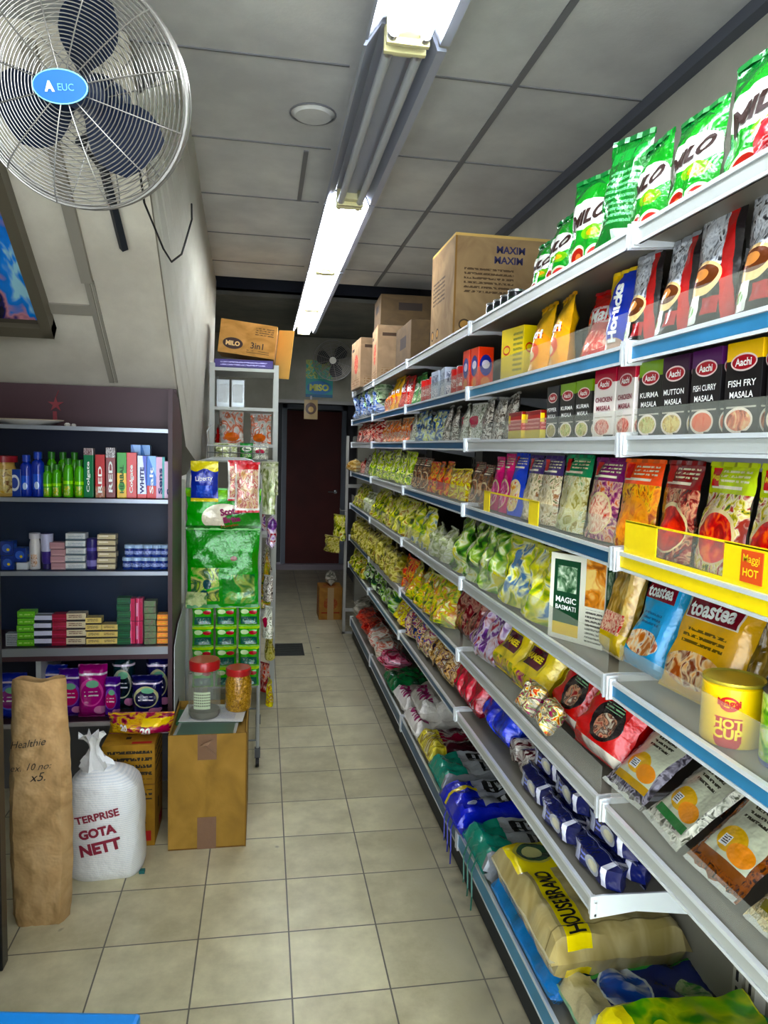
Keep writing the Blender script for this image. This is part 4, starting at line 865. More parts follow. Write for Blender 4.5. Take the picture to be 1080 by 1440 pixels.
row('oilygreen', 's4', [3.78, 3.96, 4.14, 4.32, 4.5, 4.68, 4.86], 'olive and yellow food bag', 'bag', jit=12, sc=1.25)
row('palebag', 's4', [5.06, 5.26], 'far pale green clear bag', 'bag', jit=12)
row('oilygreen', 's4', [5.46, 5.64, 5.82], 'olive food bag near the end', 'bag', jit=12, sc=1.2)
row('palebag', 's4', [2.05, 2.45, 2.85], 'pale clear bag in the back row', 'bag', x=1.02, jit=12)
# sixth shelf
for k, y, lab in (('fl_dark', .75, 'dark crinkled dried food pack nearest the camera on sixth shelf'), ('fl_beans', .915, 'tilted pack of pale beans with label, right edge of sixth shelf'), ('fl_brown', 1.085, 'tilted pack of brown dried food with large label, sixth shelf'), ('fl_white', 1.245, 'tilted white dried food pack with green label, sixth shelf'),
                  ('fl_dark', 1.4, 'dark crinkled dried food pack beside the red noodles, sixth shelf')):
    place(k, .785, y, SH['s5'], lab, 'pack', 'labelled dried food packs on the sixth shelf', rx=50, rz=-90+random.uniform(-6, 6), sc=(1.08, 1, 1.1))
row('fl_brown', 's5', [.86, 1.02, 1.19, 1.35], 'brown dried food pack in the back row', 'pack', x=.95, rx=40, sc=1.05)
place('rednoodle', .81, 1.575, SH['s5'], 'red and black instant noodle multipack with white label, sixth shelf', 'noodles', rx=34, rz=-86)
place('rednoodle', .83, 1.79, SH['s5'], 'red and black instant noodle multipack, second on sixth shelf', 'noodles', rx=32, rz=-94)
row('mixednoodle', 's5', [1.77, 1.9], 'small multicoloured noodle pack at the shelf edge', 'noodles', x=0.750, rx=30, sc=0.63, jit=10)
row('yelnoodle', 's5', [2.02, 2.21], 'bright yellow noodle multipack', 'noodles', x=0.800, rx=38, jit=8, sc=1.12)
row('maroonbox', 's5', [1.9, 2.05, 2.2, 2.35], 'maroon pack in the back row', 'pack', x=.98, rx=8)
row('wafer', 's5', [2.38, 2.53], 'purple and white wafer pack', 'pack', x=0.790, rx=30, jit=14, sc=1.12)
row('maroonbox', 's5', [2.63, 2.78], 'maroon pack farther along', 'pack', x=0.820, rx=15, jit=12, sc=1.12)
row('herbbag', 's5', [2.95, 3.13, 3.31, 3.49], 'yellow green herb bag', 'bag', x=.78, jit=14, sc=1.18)
row('chili', 's5', [3.66, 3.81], 'orange chilli bag', 'bag', x=.78, jit=14, sc=1.12)
row('olivebag', 's5', [3.98, 4.16, 4.34, 4.52, 4.7, 4.88, 5.06, 5.24, 5.42, 5.6, 5.78], 'olive bag of dried food', 'bag', x=.78, jit=14, sc=1.26)
# shallow lower shelf
for j, (yy, xx, zz) in enumerate([(1.5, .80, 0), (1.52, .875, 0), (1.5, .95, 0), (1.69, .79, 0), (1.7, .865, 0), (1.7, .94, 0), (1.51, .84, .056), (1.71, .83, .056), (1.53, .92, .056), (1.88, .80, 0), (1.89, .875, 0), (1.88, .84, .056)]):
    place('bluebars', xx, yy, SH['s6']+zz*1.15, ('nearest' if yy < 1.6 else 'middle' if yy < 1.8 else 'farthest')+' dark blue wrapped biscuit rolls'+(' stacked on others,' if zz else ' lying')+' on the shallow lower shelf', 'biscuits', 'dark blue biscuit rolls on the shallow lower shelf', rz=-90+random.uniform(-4, 4), sc=(1.12, 1.1, 1.12))
o_ = place('whiteroll', .80, 2.02, SH['s6']+.039, 'white and maroon wrapped roll lying on the shallow lower shelf', 'biscuits', rz=0); o_.rotation_euler = (R(90), 0, R(93))
o_ = place('whiteroll', .80, 2.11, SH['s6']+.039, 'second white and maroon wrapped roll lying behind the first', 'biscuits', rz=0); o_.rotation_euler = (R(90), 0, R(86))
row('bluepack', 's6', [2.22, 2.36], 'bright blue pack', 'pack', x=0.810, rx=30, jit=10, sc=1.12)
row('redpack', 's6', [2.49, 2.6, 2.71], 'crimson pack', 'pack', x=0.790, rx=30, jit=12, sc=1.12)
row('goldsnack', 's6', [2.84, 2.98, 3.12], 'gold and maroon snack bag', 'bag', x=0.780, rx=30, jit=16, sc=1.12)
row('bluegold', 's6', [3.26, 3.4, 3.54, 3.68], 'blue and gold snack bag', 'bag', x=0.770, rx=30, jit=18, sc=1.12)
row('yelsnack', 's6', [3.83, 3.97], 'yellow snack bag', 'bag', x=0.780, rx=25, jit=18, sc=1.12)
row('darkgreen', 's6', [4.13, 4.3, 4.47, 4.64, 4.81, 4.98, 5.15], 'dark green bag with lime picture', 'bag', x=0.790, rx=15, jit=12, sc=1.12)
row('oilygreen', 's6', [5.33, 5.51, 5.69, 5.87], 'olive yellow bag', 'bag', x=.78, jit=12, sc=1.12)
# bottom deck: bags lying flat
Bz = SH['base']
def lay(key, x, y, z, lab, cat, rz=-90, group=None, sc=1):
    o = place(key, x, y, z, lab, cat, group, rz=rz, rx=0, sc=sc); s = o.scale
    o.rotation_euler = (R(-90), 0, R(rz)); o.location.z = z+o['t']/2*s[1]+.001; return o
lay('bluebrown', 1.16, 1.9, Bz, 'flat blue and brown bag under the brown rice bag', 'bag', rz=90)
lay('housebrand', 1.15, 1.88, Bz+.074, 'large tan rice bag with yellow house brand strip on bottom deck', 'rice bag', rz=90)
lay('globe', .79, 1.545, Bz, 'rice bag with blue globe print at the near end of bottom deck', 'rice bag', rz=-90)
lay('greenpack', .735, 1.19, Bz, 'green and yellow food pack at the bottom right corner', 'pack', rz=-92)
lay('teal', .745, 2.31, Bz, 'teal and grey bag beside the blue one on the bottom deck', 'bag')
lay('bluebag', .73, 2.6, Bz, 'royal blue and grey bag on the bottom deck', 'bag')
lay('teal', .75, 2.895, Bz, 'teal and grey bag beyond the blue one on the bottom deck', 'bag')
lay('maroonbag', .76, 3.175, Bz, 'maroon bag with gold front on the bottom deck', 'bag')
lay('whiterice', .76, 3.5, Bz, 'lower white rice bag with magenta lettering', 'rice bag')
lay('whiterice', .79, 3.52, Bz+.102, 'upper white rice bag lying on its twin', 'rice bag', rz=-93)
lay('whiterice', .77, 3.85, Bz, 'far white rice bag on the bottom deck', 'rice bag', rz=-88)
lay('grnbottom', .76, 4.17, Bz, 'dark green bag lying beyond the white rice bags', 'bag')
row('pinkbag', 'base', [4.45], 'crimson and pink bag', 'bag', x=.845, rx=10)
row('whiteonion', 'base', [4.7, 4.98], 'white and red mesh bag', 'bag', x=.845, rx=10)
row('redonion', 'base', [5.26, 5.54], 'red mesh bag of onions', 'bag', x=.845, rx=10)
row('clearbag', 'base', [5.86], 'grey clear plastic bag', 'bag', x=.85, rx=10)
# long ties hanging off the blue and teal bags
for (y, c, lab) in ((2.52, '#1a26a8', 'thin blue plastic ties hanging over the deck edge'), (2.24, '#0f6c58', 'thin teal plastic ties hanging over the deck edge')):
    t = MB()
    for j in range(3):
        yy = y+j*.05
        t.tube([(.78, yy, .285), (.745, yy+.01, .27), (.728, yy+.02, .2), (.722, yy-.01, .13), (.73, yy+.02, .06+.02*j)], .003, 5)
    tag(t.build('bag_tie', mat('tie_'+c[1:], c, .4)), lab, 'ties')
# carton and pale bag by the door end
o_ = empty('cardboard_carton', (.65, 6.85, 0)); MB().box(-.11, .11, -.14, .14, 0, .31, .003).build('carton', pack('c_red2', ('busy', 3, ['#8c6234', '#a07440']), [(('ell', .5, .5, .3, .2), ('busy', 9, ['#a07440', '#8c3420', '#a07440'])), (('rect', .1, .2, .9, .24), '#8c3420')], .8, 0, .1), o_)
MB().box(-.03, .03, -.1402, -.14, 0, .31).build('tape', mat('tape_tan', '#a88a5c', .3), o_)
tag(o_, 'small cardboard carton with red print on the floor at the aisle end', 'carton')
place('clearbag', .66, 6.85, .312, 'pale knotted plastic bag standing on the small carton', 'bag', sc=(.5, .5, .7))
place('oilygreen', .66, 6.17, .84, 'yellow green bag hanging at the far shelf end', 'bag', rz=-60, sc=(1, .8, 1.4)).name = 'shelf_end_bag'; place('olivebag', .60, 6.17, .74, 'olive plastic bag low at the far shelf end', 'bag', rz=-60, sc=(1.3, .8, 1)).name = 'shelf_end_bag'  # olive bag floats free, no hook holds it

# ------------------------------------------------------------------ cabinet under the stairs
PLUM = mat('plum_laminate', '#4b2d35', .45, vary=.3, bscale=3)
PLUMD = mat('plum_dark', '#3a2229', .4)
NVY = mat('cabinet_navy', '#0d1b3c', .5)
EDGE = mat('shelf_edge_metal', '#a3a7ae', .35, .4)
CF, CB, CR, CL = 3.15, 3.5, -.382, -1.45
struct(MB().box(-1.95, -.385, 3.3, 3.33, 1.70, 1.885).build('trim_9', PLUM))
struct(MB().box(-1.95, -.42, 3.52, 3.56, 0, 1.7).build('wall_alcove', WALLG))
cab = empty('display_cabinet', (0, 0, 0))
sd = MB(); A = [(CF, .0), (CB, 0), (CB, 1.72), (3.36, 1.85), (CF, 1.875)]
va = [sd.bm.verts.new((CR, y, z)) for y, z in A]; vb = [sd.bm.verts.new((CR-.018, y, z)) for y, z in A]
sd.bm.faces.new(va); sd.bm.faces.new(vb[::-1])
for i in range(5): sd.bm.faces.new((va[i], vb[i], vb[(i+1) % 5], va[(i+1) % 5]))
sd.build('side_panel', PLUM, cab)
MB().box(CL-.018, CL, CF, CB, 0, 1.715).build('side_panel', PLUM, cab)
MB().box(CL, CR-.018, CB-.012, CB, .44, 1.70).build('back_panel', NVY, cab)
MB().box(CL, CR-.018, CB-.012, CB, 0, .44).build('back_panel', mat('grey_back', '#8a8c92', .6), cab)
CZ = [1.705, 1.405, 1.095, .765, .437]
for z in CZ:
    h = .03 if z in (.765,) else .014
    p = MB().box(CL, CR-.018, CF+.012, CB-.012, z-h, z).build('shelf', PLUMD if z < 1 else NVY, cab)
    MB().box(CL, CR-.018, CF, CF+.0115, z-h-.002, z+.001).build('shelf_edge', EDGE if z > .5 else mat('edge_pale', '#b5b0ae', .5), p)
MB().box(CL, CR-.018, CF+.0, CF+.01, .712, .733).build('front_rail', PLUM, cab)
MB().box(-.945, -.925, CF+.02, CB-.02, .4375, .734).build('divider', mat('white_divider', '#c8ccd0', .5), cab)
GL = clear_mat('cabinet_glass', '#5c8cc0', .015, .05, .06)
MB().box(CL+.01, CR-.02, CF+.002, CF+.005, .768, 1.088).build('glass_pane', GL, cab); MB().box(CL+.01, CR-.02, CF+.002, CF+.005, 1.097, 1.388).build('glass_pane', GL, cab)
tag(cab, 'dark plum display cabinet with navy inside built under the stairs', 'cabinet')
pl = empty('plate', (-.98, 3.22, 1.7065)); MB().lathe([(0, 0), (.1, .0), (.17, .02), (.172, .024), (.1, .006), (0, .005)], 32, sx=.85, sy=.3).build('dish', mat('plate_white', '#d8d4cc', .3), pl, smooth=True); MB().tube([(.146*math.cos(a*.2), .0515*math.sin(a*.2), .023) for a in range(31)], .002, 5, True).build('rim', mat('plate_rim', '#b8a890', .4), pl)
tag(pl, 'pale oval dish lying on top of the plum cabinet', 'dish')
for i, (x, s) in enumerate(((-.815, 1), (-.79, .8))):
    g = MB().lathe([(0, 0), (.012*s, 0), (.013*s, .008*s), (.006*s, .014*s), (0, .014*s)], 12).build('white_trinket', mat('plate_white', '#d8d4cc', .3), None, smooth=True); g.location = (x, 3.2, 1.7065); tag(g, ['larger', 'smaller'][i]+' tiny white cap lying on top of the plum cabinet', 'cap')
rb = empty('hanging_ornament', (-.885, 3.297, 1.80)); RO = mat('ornament_red', '#8c2f38', .5)
t = MB(); 
for k in range(5):
    a = R(90+72*k); a2 = R(90+72*k+36); a3 = R(90+72*k-36)
    t.prism([(0, 0), (.012*math.cos(a3), .012*math.sin(a3)), (.034*math.cos(a), .034*math.sin(a)), (.012*math.cos(a2), .012*math.sin(a2))], -.006, 0)
t.build('star', RO, rb); MB().tube([(0, -.002, .03), (.012, -.002, .06)], .0015, 5).build('string', RO, rb); MB().box(-.012, .004, -.004, 0, -.07, -.03).build('tail', RO, rb)
tag(rb, 'small red star ornament hung on the plum board above the cabinet', 'ornament')

def cx(px, Y=3.2): return (-.381+(px-243)*.0028)*Y/3.15
def cput(key, px, z, lab, cat, group=None, Y=3.22, rz=0, sc=(1, 1, 1), ry=0, rx=0):
    return place(key, cx(px, Y), Y, z+.0005, lab, cat, group, rz=rz+random.uniform(-3, 3), sc=sc, ry=ry, rx=rx)
def bot(key, r, h, ops, base, cap, neck=.35, name='bottle', **kw):
    kind(key, lambda: K_lathe(name, [(0, 0), (r*.95, 0), (r, .004), (r, h*.68), (r*.9, h*.76), (r*neck, h*.82), (r*neck, h*.84)], pack('p_'+key, base, ops, .25, .5, 0), [('cap', [(r*neck*1.25, h*.84), (r*neck*1.25, h*.99), (r*neck, h), (0, h)], mat('cap_'+cap.strip('#'), cap, .3))], **kw))
bot('b_blue', .026, .19, [(('rect', .3, .2, .7, .6), '#2c58c8'), (('ell', .5, .3, .12, .1), '#c8d8f0')], '#12309c', '#1c44b8', .5)
bot('b_green', .023, .165, [(('rect', .3, .05, .7, .35), ('busy', 7, ['#d8c030', '#7cb81c', '#e8e0a0'])), (('rect', 0, .4, 2, .5), '#a8e030')], '#5cac14', '#2c7c1c', .55)
bot('b_white', .022, .155, [(('rect', .3, .1, .7, .5), ('busy', 7, ['#c89870', '#e8e0d8', '#a87858']))], '#dcd8d4', '#d0ccd0', .8)
bot('b_jar', .05, .17, [(('rect', .0, .1, 2, .8), ('busy', 5, ['#c8a050', '#d8c890', '#6c3a1c']))], '#c8a868', '#a01c28', .9, name='food_jar')
kind('bluebox', lambda: K_box('soap_box', .05, .12, .05, pack('p_bbx', '#1c3c94', [(('ell', .5, .5, .4, .3), '#e0e4ec'), (('ell', .5, .5, .28, .2), '#384c98')], .3, .3, 0)))
def tp(key, base, txt, ink, ops=(), w=.042, h=.2):
    kind(key, lambda: K_box('toothpaste_box', w, h, .035, pack('p_'+key, base, list(ops), .3, .4, 0), [(txt, h*.62/w, 0, .42, ink, dict(rot=90, bold=.03, h=w*.42))]))
tp('tp_green', '#1c7c50', 'Colgate', INKW, [(('rect', 0, .86, 1, 1), ('busy', 9, ['#e0d8d8', '#5c1c28', '#c8c0c0']))])
tp('tp_red', '#b81424', 'RED', INKW, [(('rect', 0, 0, 1, .26), ('busy', 7, ['#e0d8c8', '#b85a4c', '#a8a070']))])
tp('tp_dred', '#7c101c', 'RED', INKW, [(('rect', 0, .8, 1, 1), ('busy', 9, ['#e8e4e4', '#4c3c3c', '#c8c4c0']))], h=.215)
tp('tp_herb', '#e0c020', 'HERBAL', mat('ink_green', '#1c6b2c', .5), [(('rect', 0, .55, 1, 1), '#2c9c38'), (('ell', .5, .25, .35, .1), '#4ca83c')], h=.195)
tp('tp_colg', '#c01828', 'Colgate', INKW, w=.045)
tp('tp_blue', '#4c84c8', 'Salt', INKW, [(('diag', .6, 1, 1.1), '#9cc0e8'), (('rect', 0, 0, 1, .3), '#c82030')])
tp('tp_white', '#d8dce8', 'WHITE', mat('ink_navy', '#1c2c74', .5), [(('diag', 1, .5, 1.05), '#2848b0'), (('rect', 0, 0, 1, .1), '#c82030')])
tp('tp_pink', '#d8b8cc', 'Sens', mat('ink_navy', '#1c2c74', .5), [(('rect', .7, 0, 1, 1), '#58a8a8')], h=.18)
Z0, Z1, Z2, Z3 = 1.4055, 1.0955, .7655, .4375
cput('b_jar', 3, Z0, 'jar with red lid at the left end of the top cabinet shelf', 'jar')
cput('bluebox', 21, Z0, 'light blue tub box with white oval beside the red-lidded jar', 'box', sc=(1, 1, .95))
for i, px in enumerate((35, 51)): cput('b_blue', px, Z0, LORD[i]+' blue bottle on the top cabinet shelf', 'bottle', 'blue bottles in the cabinet', sc=(1, 1, .92+.08*i))
for i, px in enumerate((64, 77, 93, 109)): cput('b_green', px, Z0, LORD[i]+' lime green bottle on the top cabinet shelf', 'bottle', 'lime green bottles in the cabinet', sc=(.8+.1*(i > 1), .9, [.8, .84, 1, .97][i]))
for i, px in enumerate((70, 86, 102)): cput('b_green', px, Z0, LORD[i]+' lime green bottle in the back row of the top cabinet shelf', 'bottle', 'lime green bottles in the back row', Y=3.3, sc=(.9, .9, 1.15))
for px, k, lab, s in ((123, 'tp_green', 'green toothpaste box, leftmost standing box in the cabinet', 1.05), (139, 'tp_red', 'red toothpaste box with picture foot, right of the green one', .92), (154, 'tp_dred', 'tall dark red toothpaste box with picture top', 1), (170, 'tp_herb', 'yellow and green herbal toothpaste box', 1), (184, 'tp_colg', 'bright red toothpaste box right of the herbal one', .98),
                 (199, 'tp_white', 'white and blue toothpaste box beside the bright red one', .92), (213, 'tp_blue', 'light blue toothpaste box with red foot', .92), (226, 'tp_pink', 'pink and teal toothpaste box near the cabinet side', 1), (238, 'tp_pink', 'pink and teal toothpaste box touching the cabinet side', .9)):
    cput(k, px, Z0, lab, 'box', 'toothpaste boxes on the top cabinet shelf', sc=(.92, 1, s))
for i, px in enumerate((190, 204)): cput('tp_blue', px, Z0, ['left', 'right'][i]+' taller light blue toothpaste box standing in the back row', 'box', Y=3.3, sc=(1, 1, 1.15))
# middle shelf
def stackbox(key, w, h, d, m): kind(key, lambda: K_box('soap_box', w, h, d, m))
stackbox('s_pink', .06, .028, .045, pack('p_spk', '#b88f92', [(('rect', .1, .2, .9, .3), '#d8b8b4')], .4, .2, 0))
stackbox('s_white', .08, .03, .05, pack('p_swh', '#d4d4d0', [(('rect', 0, 0, 1, .22), '#5c6c74'), (('lines', .1, .3, .9, .8, 2), '#8c98a0')], .4, .2, 0))
stackbox('s_beige', .075, .024, .05, pack('p_sbe', '#c8bc9c', [(('rect', 0, 0, 1, .2), '#6c5c48'), (('rect', .1, .6, .6, .8), '#e8e0d0')], .4, .2, 0))
stackbox('s_blue', .05, .06, .05, pack('p_sbl', '#142c80', [(('ell', .5, .5, .36, .3), '#3c60b8'), (('ell', .6, .4, .12, .1), '#e0c850')], .3, .4, 0))
stackbox('s_cap', .045, .03, .045, pack('p_scp', '#d8dce0', [], .4, .2, 0))
stackbox('s_lime', .07, .029, .05, pack('p_sli', '#7cc820', [(('lines', .1, .3, .9, .7, 1), '#c8e88c'), (('rect', 0, 0, 1, .1), '#4c8c10')], .4, .2, 0))
stackbox('s_bw', .072, .032, .05, pack('p_sbw', '#dcdcec', [(('rect', 0, 0, 1, .38), '#15182c')], .4, .2, 0))
stackbox('s_mag', .06, .033, .05, pack('p_sma', '#9c1438', [(('rect', 0, .4, 1, .5), '#c03c60')], .4, .2, 0))
stackbox('s_cream', .08, .034, .05, pack('p_scr', '#d8ccb0', [(('rect', 0, 0, 1, .18), '#2c1814'), (('lines', .1, .35, .8, .8, 2), '#6c3c34')], .4, .2, 0))
stackbox('s_yel', .066, .029, .05, pack('p_syl', '#e0cc88', [(('rect', 0, 0, 1, .18), '#3c2818'), (('lines', .1, .35, .8, .8, 2), '#6c4c34')], .4, .2, 0))
stackbox('s_org', .055, .025, .05, pack('p_sor', '#e8a010', [(('lines', .1, .3, .8, .7, 1), '#f0d060'), (('rect', 0, 0, 1, .12), '#a86810')], .4, .2, 0))
stackbox('s_grn', .055, .028, .05, pack('p_sgr', '#14562c', [(('rect', 0, .45, 1, .55), '#2c7c48')], .4, .2, 0))
stackbox('s_check', .05, .026, .05, pack('p_sck', ('busy', 10, ['#141a14', '#8cb878', '#2c2c30', '#b06c70']), [], .4, .2, 0))
stackbox('s_rose', .03, .1, .04, pack('p_srs', '#c01c58', [(('rect', .3, 0, .45, 1), '#e88cb0'), (('rect', .1, .2, .3, .8), '#e0b0c4')], .3, .3, 0))
stackbox('s_bar', .05, .055, .04, pack('p_sbar', '#b8bcc0', [(('lines', .1, .1, .9, .9, 6), '#3c4048')], .4, .2, 0))
HH = dict(s_pink=.028, s_white=.03, s_beige=.024, s_blue=.06, s_cap=.03, s_lime=.029, s_bw=.032, s_mag=.033, s_cream=.034, s_yel=.029, s_org=.025, s_grn=.028, s_check=.026, s_rose=.1, s_bar=.055)
LV = ['lowest', 'second', 'third', 'fourth', 'fifth', 'sixth', 'seventh']
def stack(key, px, z, n, what, where='', Y=3.215, jx=1.0, hs=1):
    for i in range(n):
        nm = 'topmost' if i == n-1 and n > 1 else LV[i]
        cput(key, px+random.uniform(-jx, jx), z+i*(HH[key]*hs+.0018), f'{nm} {what} in its stack {where}'.strip(), 'box', what+' stack '+where, Y=Y, sc=(1, 1, hs))
stack('s_blue', 9, Z1, 2, 'navy soap box', 'at the left of the middle cabinet shelf'); stack('s_cap', 30, Z1, 1, 'small white soap box', 'by the navy ones'); stack('s_blue', 27, Z1+.033, 1, 'navy soap box', 'lying on the small white one')
cput('b_white', 45, Z1, 'white bottle on the middle cabinet shelf', 'bottle')
kind('tube', lambda: K_lathe('cream_tube', [(.018, 0), (.018, .02), (.022, .03), (.024, .1), (.026, .15)], pack('p_tube', '#3c2480', [(('rect', 0, .5, 2, 1), '#c8c8dc')], .3, .4, 0), [('tube_cap', [(0, -.001), (.019, -.001), (.019, .02), (.018, .021)], mat('cap_violet', '#2c1c5c', .3))], body='tube_body'))
cput('tube', 62, Z1+.002, 'violet and white cream tube standing on the middle cabinet shelf', 'tube')
stack('s_pink', 79, Z1, 4, 'dusty pink soap box', 'on the middle cabinet shelf'); stack('s_white', 104, Z1, 5, 'white and grey soap box', 'on the middle cabinet shelf')
kind('vroll', lambda: K_lathe('wrapped_roll', [(0, 0), (.022, 0), (.024, .003), (.024, .13), (.02, .134), (0, .134)], pack('p_vroll', '#2c1c68', [(('rect', 0, .1, 2, .3), '#8c84b8'), (('rect', 0, .6, 2, .7), '#5c50a0')], .3, .5, .3), body='roll_wrap'))
cput('vroll', 126, Z1, 'dark violet wrapped roll on the middle cabinet shelf', 'roll'); stack('s_beige', 148, Z1, 6, 'beige soap box', 'on the middle cabinet shelf')
kind('cremejar', lambda: K_lathe('cream_jar', [(0, 0), (.02, 0), (.021, .003), (.021, .036), (.019, .038)], pack('p_cj', '#1c3080', [(('rect', 0, .3, 2, .7), ('busy', 6, ['#1c3080', '#c8d4f0', '#24408c']))], .25, .5, 0), [('jar_lid', [(.022, .038), (.022, .05), (.02, .053), (0, .053)], mat('jar_lid', '#a8c0d8', .3))], body='jar_body'))
for r_i in range(2):
    for i in range(5):
        cput('cremejar', 177+i*13.2+(3 if r_i else 0), Z1+r_i*.0545*(1 if i % 4 else 1), f'{LORD[i]} small blue cream jar in the {"upper" if r_i else "lower"} row, middle cabinet shelf', 'jar', 'small blue cream jars', Y=3.215)
# third shelf
stack('s_bar', 12, Z2, 1, 'small grey barcoded box', 'at the left of the lower cabinet shelf'); stack('s_lime', 33, Z2, 5, 'lime green soap box', 'on the lower cabinet shelf'); stack('s_bw', 57, Z2, 4, 'white and black soap box', 'on the lower cabinet shelf')
stack('s_mag', 80, Z2, 4, 'dark magenta soap box', 'on the lower cabinet shelf', jx=.5); stack('s_cream', 104, Z2, 4, 'cream soap box with dark edge', 'on the lower cabinet shelf'); stack('s_yel', 129, Z2, 4, 'pale yellow soap box', 'on the lower cabinet shelf'); stack('s_yel', 153, Z2, 3, 'pale yellow soap box', 'right of the taller yellow stack')
stack('s_grn', 172, Z2, 7, 'dark green soap box', 'on the lower cabinet shelf', jx=.4)
for i, (px, z) in enumerate(((183.5, 0), (195, 0), (183.5, .102), (195, .102))): cput('s_rose', px, Z2+z, ['lower left', 'lower right', 'upper left', 'upper right'][i]+' rose pink box of the tall pink pair, lower cabinet shelf', 'box', 'rose pink boxes')
stack('s_check', 211, Z2, 7, 'dark speckled soap box', 'on the lower cabinet shelf', jx=.4); stack('s_org', 231, Z2, 5, 'orange soap box', 'on the lower cabinet shelf', jx=.5)
for (px, z, c, lab) in ((70, Z2+.21, 0, 0),): pass
# pads shelf
def pad(key, base, ops, w=.12, h=.22): kind(key, lambda: K_pouch('sanitary_pad_pack', w, h, .07, pack('p_'+key, base, ops, .2, .6, .4), 'brick', SEAL(base), seed=len(key), crump=.004))
fl = lambda a, b2: [(('ell', .5, .5, .42, .27), a), (('ell', .5, .47, .36, .21), b2), (('ell', .55, .66, .22, .07), '#8cc8a8'), (('lines', .25, .42, .8, .52, 1), '#f0e8f0'), (('rect', 0, .82, 1, .86), '#e8d8e8'), (('ell', .8, .16, .2, .08), '#d890b8')]
pad('pd_mag', '#a8147c', fl('#e060b0', '#b81c84')); pad('pd_blue', '#2030a0', fl('#5868d0', '#8c1c84')); pad('pd_navy', '#141450', fl('#c8c8a0', '#101440')); pad('pd_green', '#0c2c34', fl('#c8c8b0', '#0c2028')); pad('pd_viol', '#4c1c8c', fl('#8c50c0', '#c01c70'))
for px, k, lab, sx, sz, Y in ((10, 'pd_blue', 'blue pad pack left of the white divider', 1, .9, 3.23), (30, 'pd_mag', 'magenta pad pack left of the white divider', .8, .6, 3.21), (68, 'pd_blue', 'blue pad pack just right of the white divider', 1, 1.0, 3.26), (93, 'pd_viol', 'violet pad pack behind the brown paper bag', .9, .95, 3.24), (125, 'pd_mag', 'large bright magenta pad pack on the bottom cabinet shelf', 1.02, 1.05, 3.22),
                           (154, 'pd_viol', 'violet pad pack standing right of the magenta one', .55, .8, 3.21), (170, 'pd_green', 'dark green pad pack on the bottom cabinet shelf', .85, 1.12, 3.3), (205, 'pd_navy', 'navy pad pack in front near the cabinet side', 1.1, .82, 3.21), (222, 'pd_navy', 'navy pad pack behind the front one, cabinet side', .9, 1.1, 3.3)):
    cput(k, px, Z3, lab, 'pad pack', Y=Y, sc=(sx, 1, sz), rx=2)

# ------------------------------------------------------------------ floor goods in front of the cabinet
KRAFT = pack('kraft_paper', ('busy', 2.5, ['#ab8f68', '#bda078', '#c9ae87']), [], .75, 0, .9, 14)
CARD = pack('card_brown', ('busy', 2, ['#8e703c', '#9d7e45', '#a8884e']), [(('rect', 0, 0, 1, .012), '#6c4c20'), (('rect', .985, 0, 1, 1), '#80602c')], .8, 0, .15)
TAPE = mat('packing_tape', '#86644a', .25, coat=.4, bump=.2)
bx = empty('cardboard_box', (-.207, 3.06, 0)); W, D, H = .31, .4, .482
MB().box(-W/2, W/2, -D/2, -D/2+.006, 0, H).build('front_side', CARD, bx); MB().box(-W/2, W/2, D/2-.006, D/2, 0, H).build('rear_side', CARD, bx)
MB().box(-W/2, -W/2+.006, -D/2+.006, D/2-.006, 0, H).build('left_side', CARD, bx); MB().box(W/2-.006, W/2, -D/2+.006, D/2-.006, 0, H).build('right_side', CARD, bx)
MB().box(-W/2+.006, W/2-.006, -D/2+.006, D/2-.006, H-.035, H-.03).build('inner_flap', CARD, bx)
MB().box(-.04, .035, -D/2-.0015, -D/2, H-.105, H).build('tape_strip', TAPE, bx); MB().box(-.04, .035, -D/2-.0015, -D/2, 0, .135).build('tape_strip', TAPE, bx)
tt = MB(); tt.quad((-.03, -D/2-.002, H-.03), (.0, -D/2-.014, H-.05), (.035, -D/2-.01, H-.085), (.01, -D/2-.003, H-.06)); tt.quad((-.035, -D/2-.003, H-.05), (-.01, -D/2-.012, H-.03), (.02, -D/2-.008, H-.02), (.0, -D/2-.003, H-.045)); tt.build('peeled_tape', mat('tape_pale', '#a58468', .3), bx)
tag(bx, 'large brown cardboard box with brown tape on the floor, papers inside', 'box')
zp = H-.03
def sheet(x, y, z, w, h, rz, th, m, name, lab, cat, sub=None):
    o = empty(name, (x, y, z), (0, 0, R(rz))); MB().box(-w/2, w/2, -h/2, h/2, 0, th).build('sheet' if th < .006 else 'pages', m, o)
    if sub: MB().box(-w/2*.9, w/2*.9, -h/2*.9, h/2*.9, th, th+.0008).build('cover_print', sub, o)
    tag(o, lab, cat); return o
PAP = pack('written_paper', '#dcdcd8', [(('lines', .1, .1, .9, .9, 9), '#9aa0b8')], .7, 0, 0)
sheet(-.22, 2.96, zp+.0005, .25, .15, -4, .012, mat('folder_grey', '#a9b0ae', .25, coat=.5), 'clear_folder', 'grey clear folder lying at the front inside the cardboard box', 'folder', mat('folder_green', '#4c6c5c', .3))
sheet(-.22, 3.12, zp+.0005, .27, .15, 2, .014, mat('booklet_green', '#24633c', .4), 'booklet', 'green booklet lying under the jars inside the cardboard box', 'booklet')
sheet(-.2, 3.13, zp+.0162, .27, .2, -5, .003, mat('paper', '#d8d8d4', .7), 'paper_sheet', 'white paper sheet under the two red-lidded jars', 'paper', PAP)
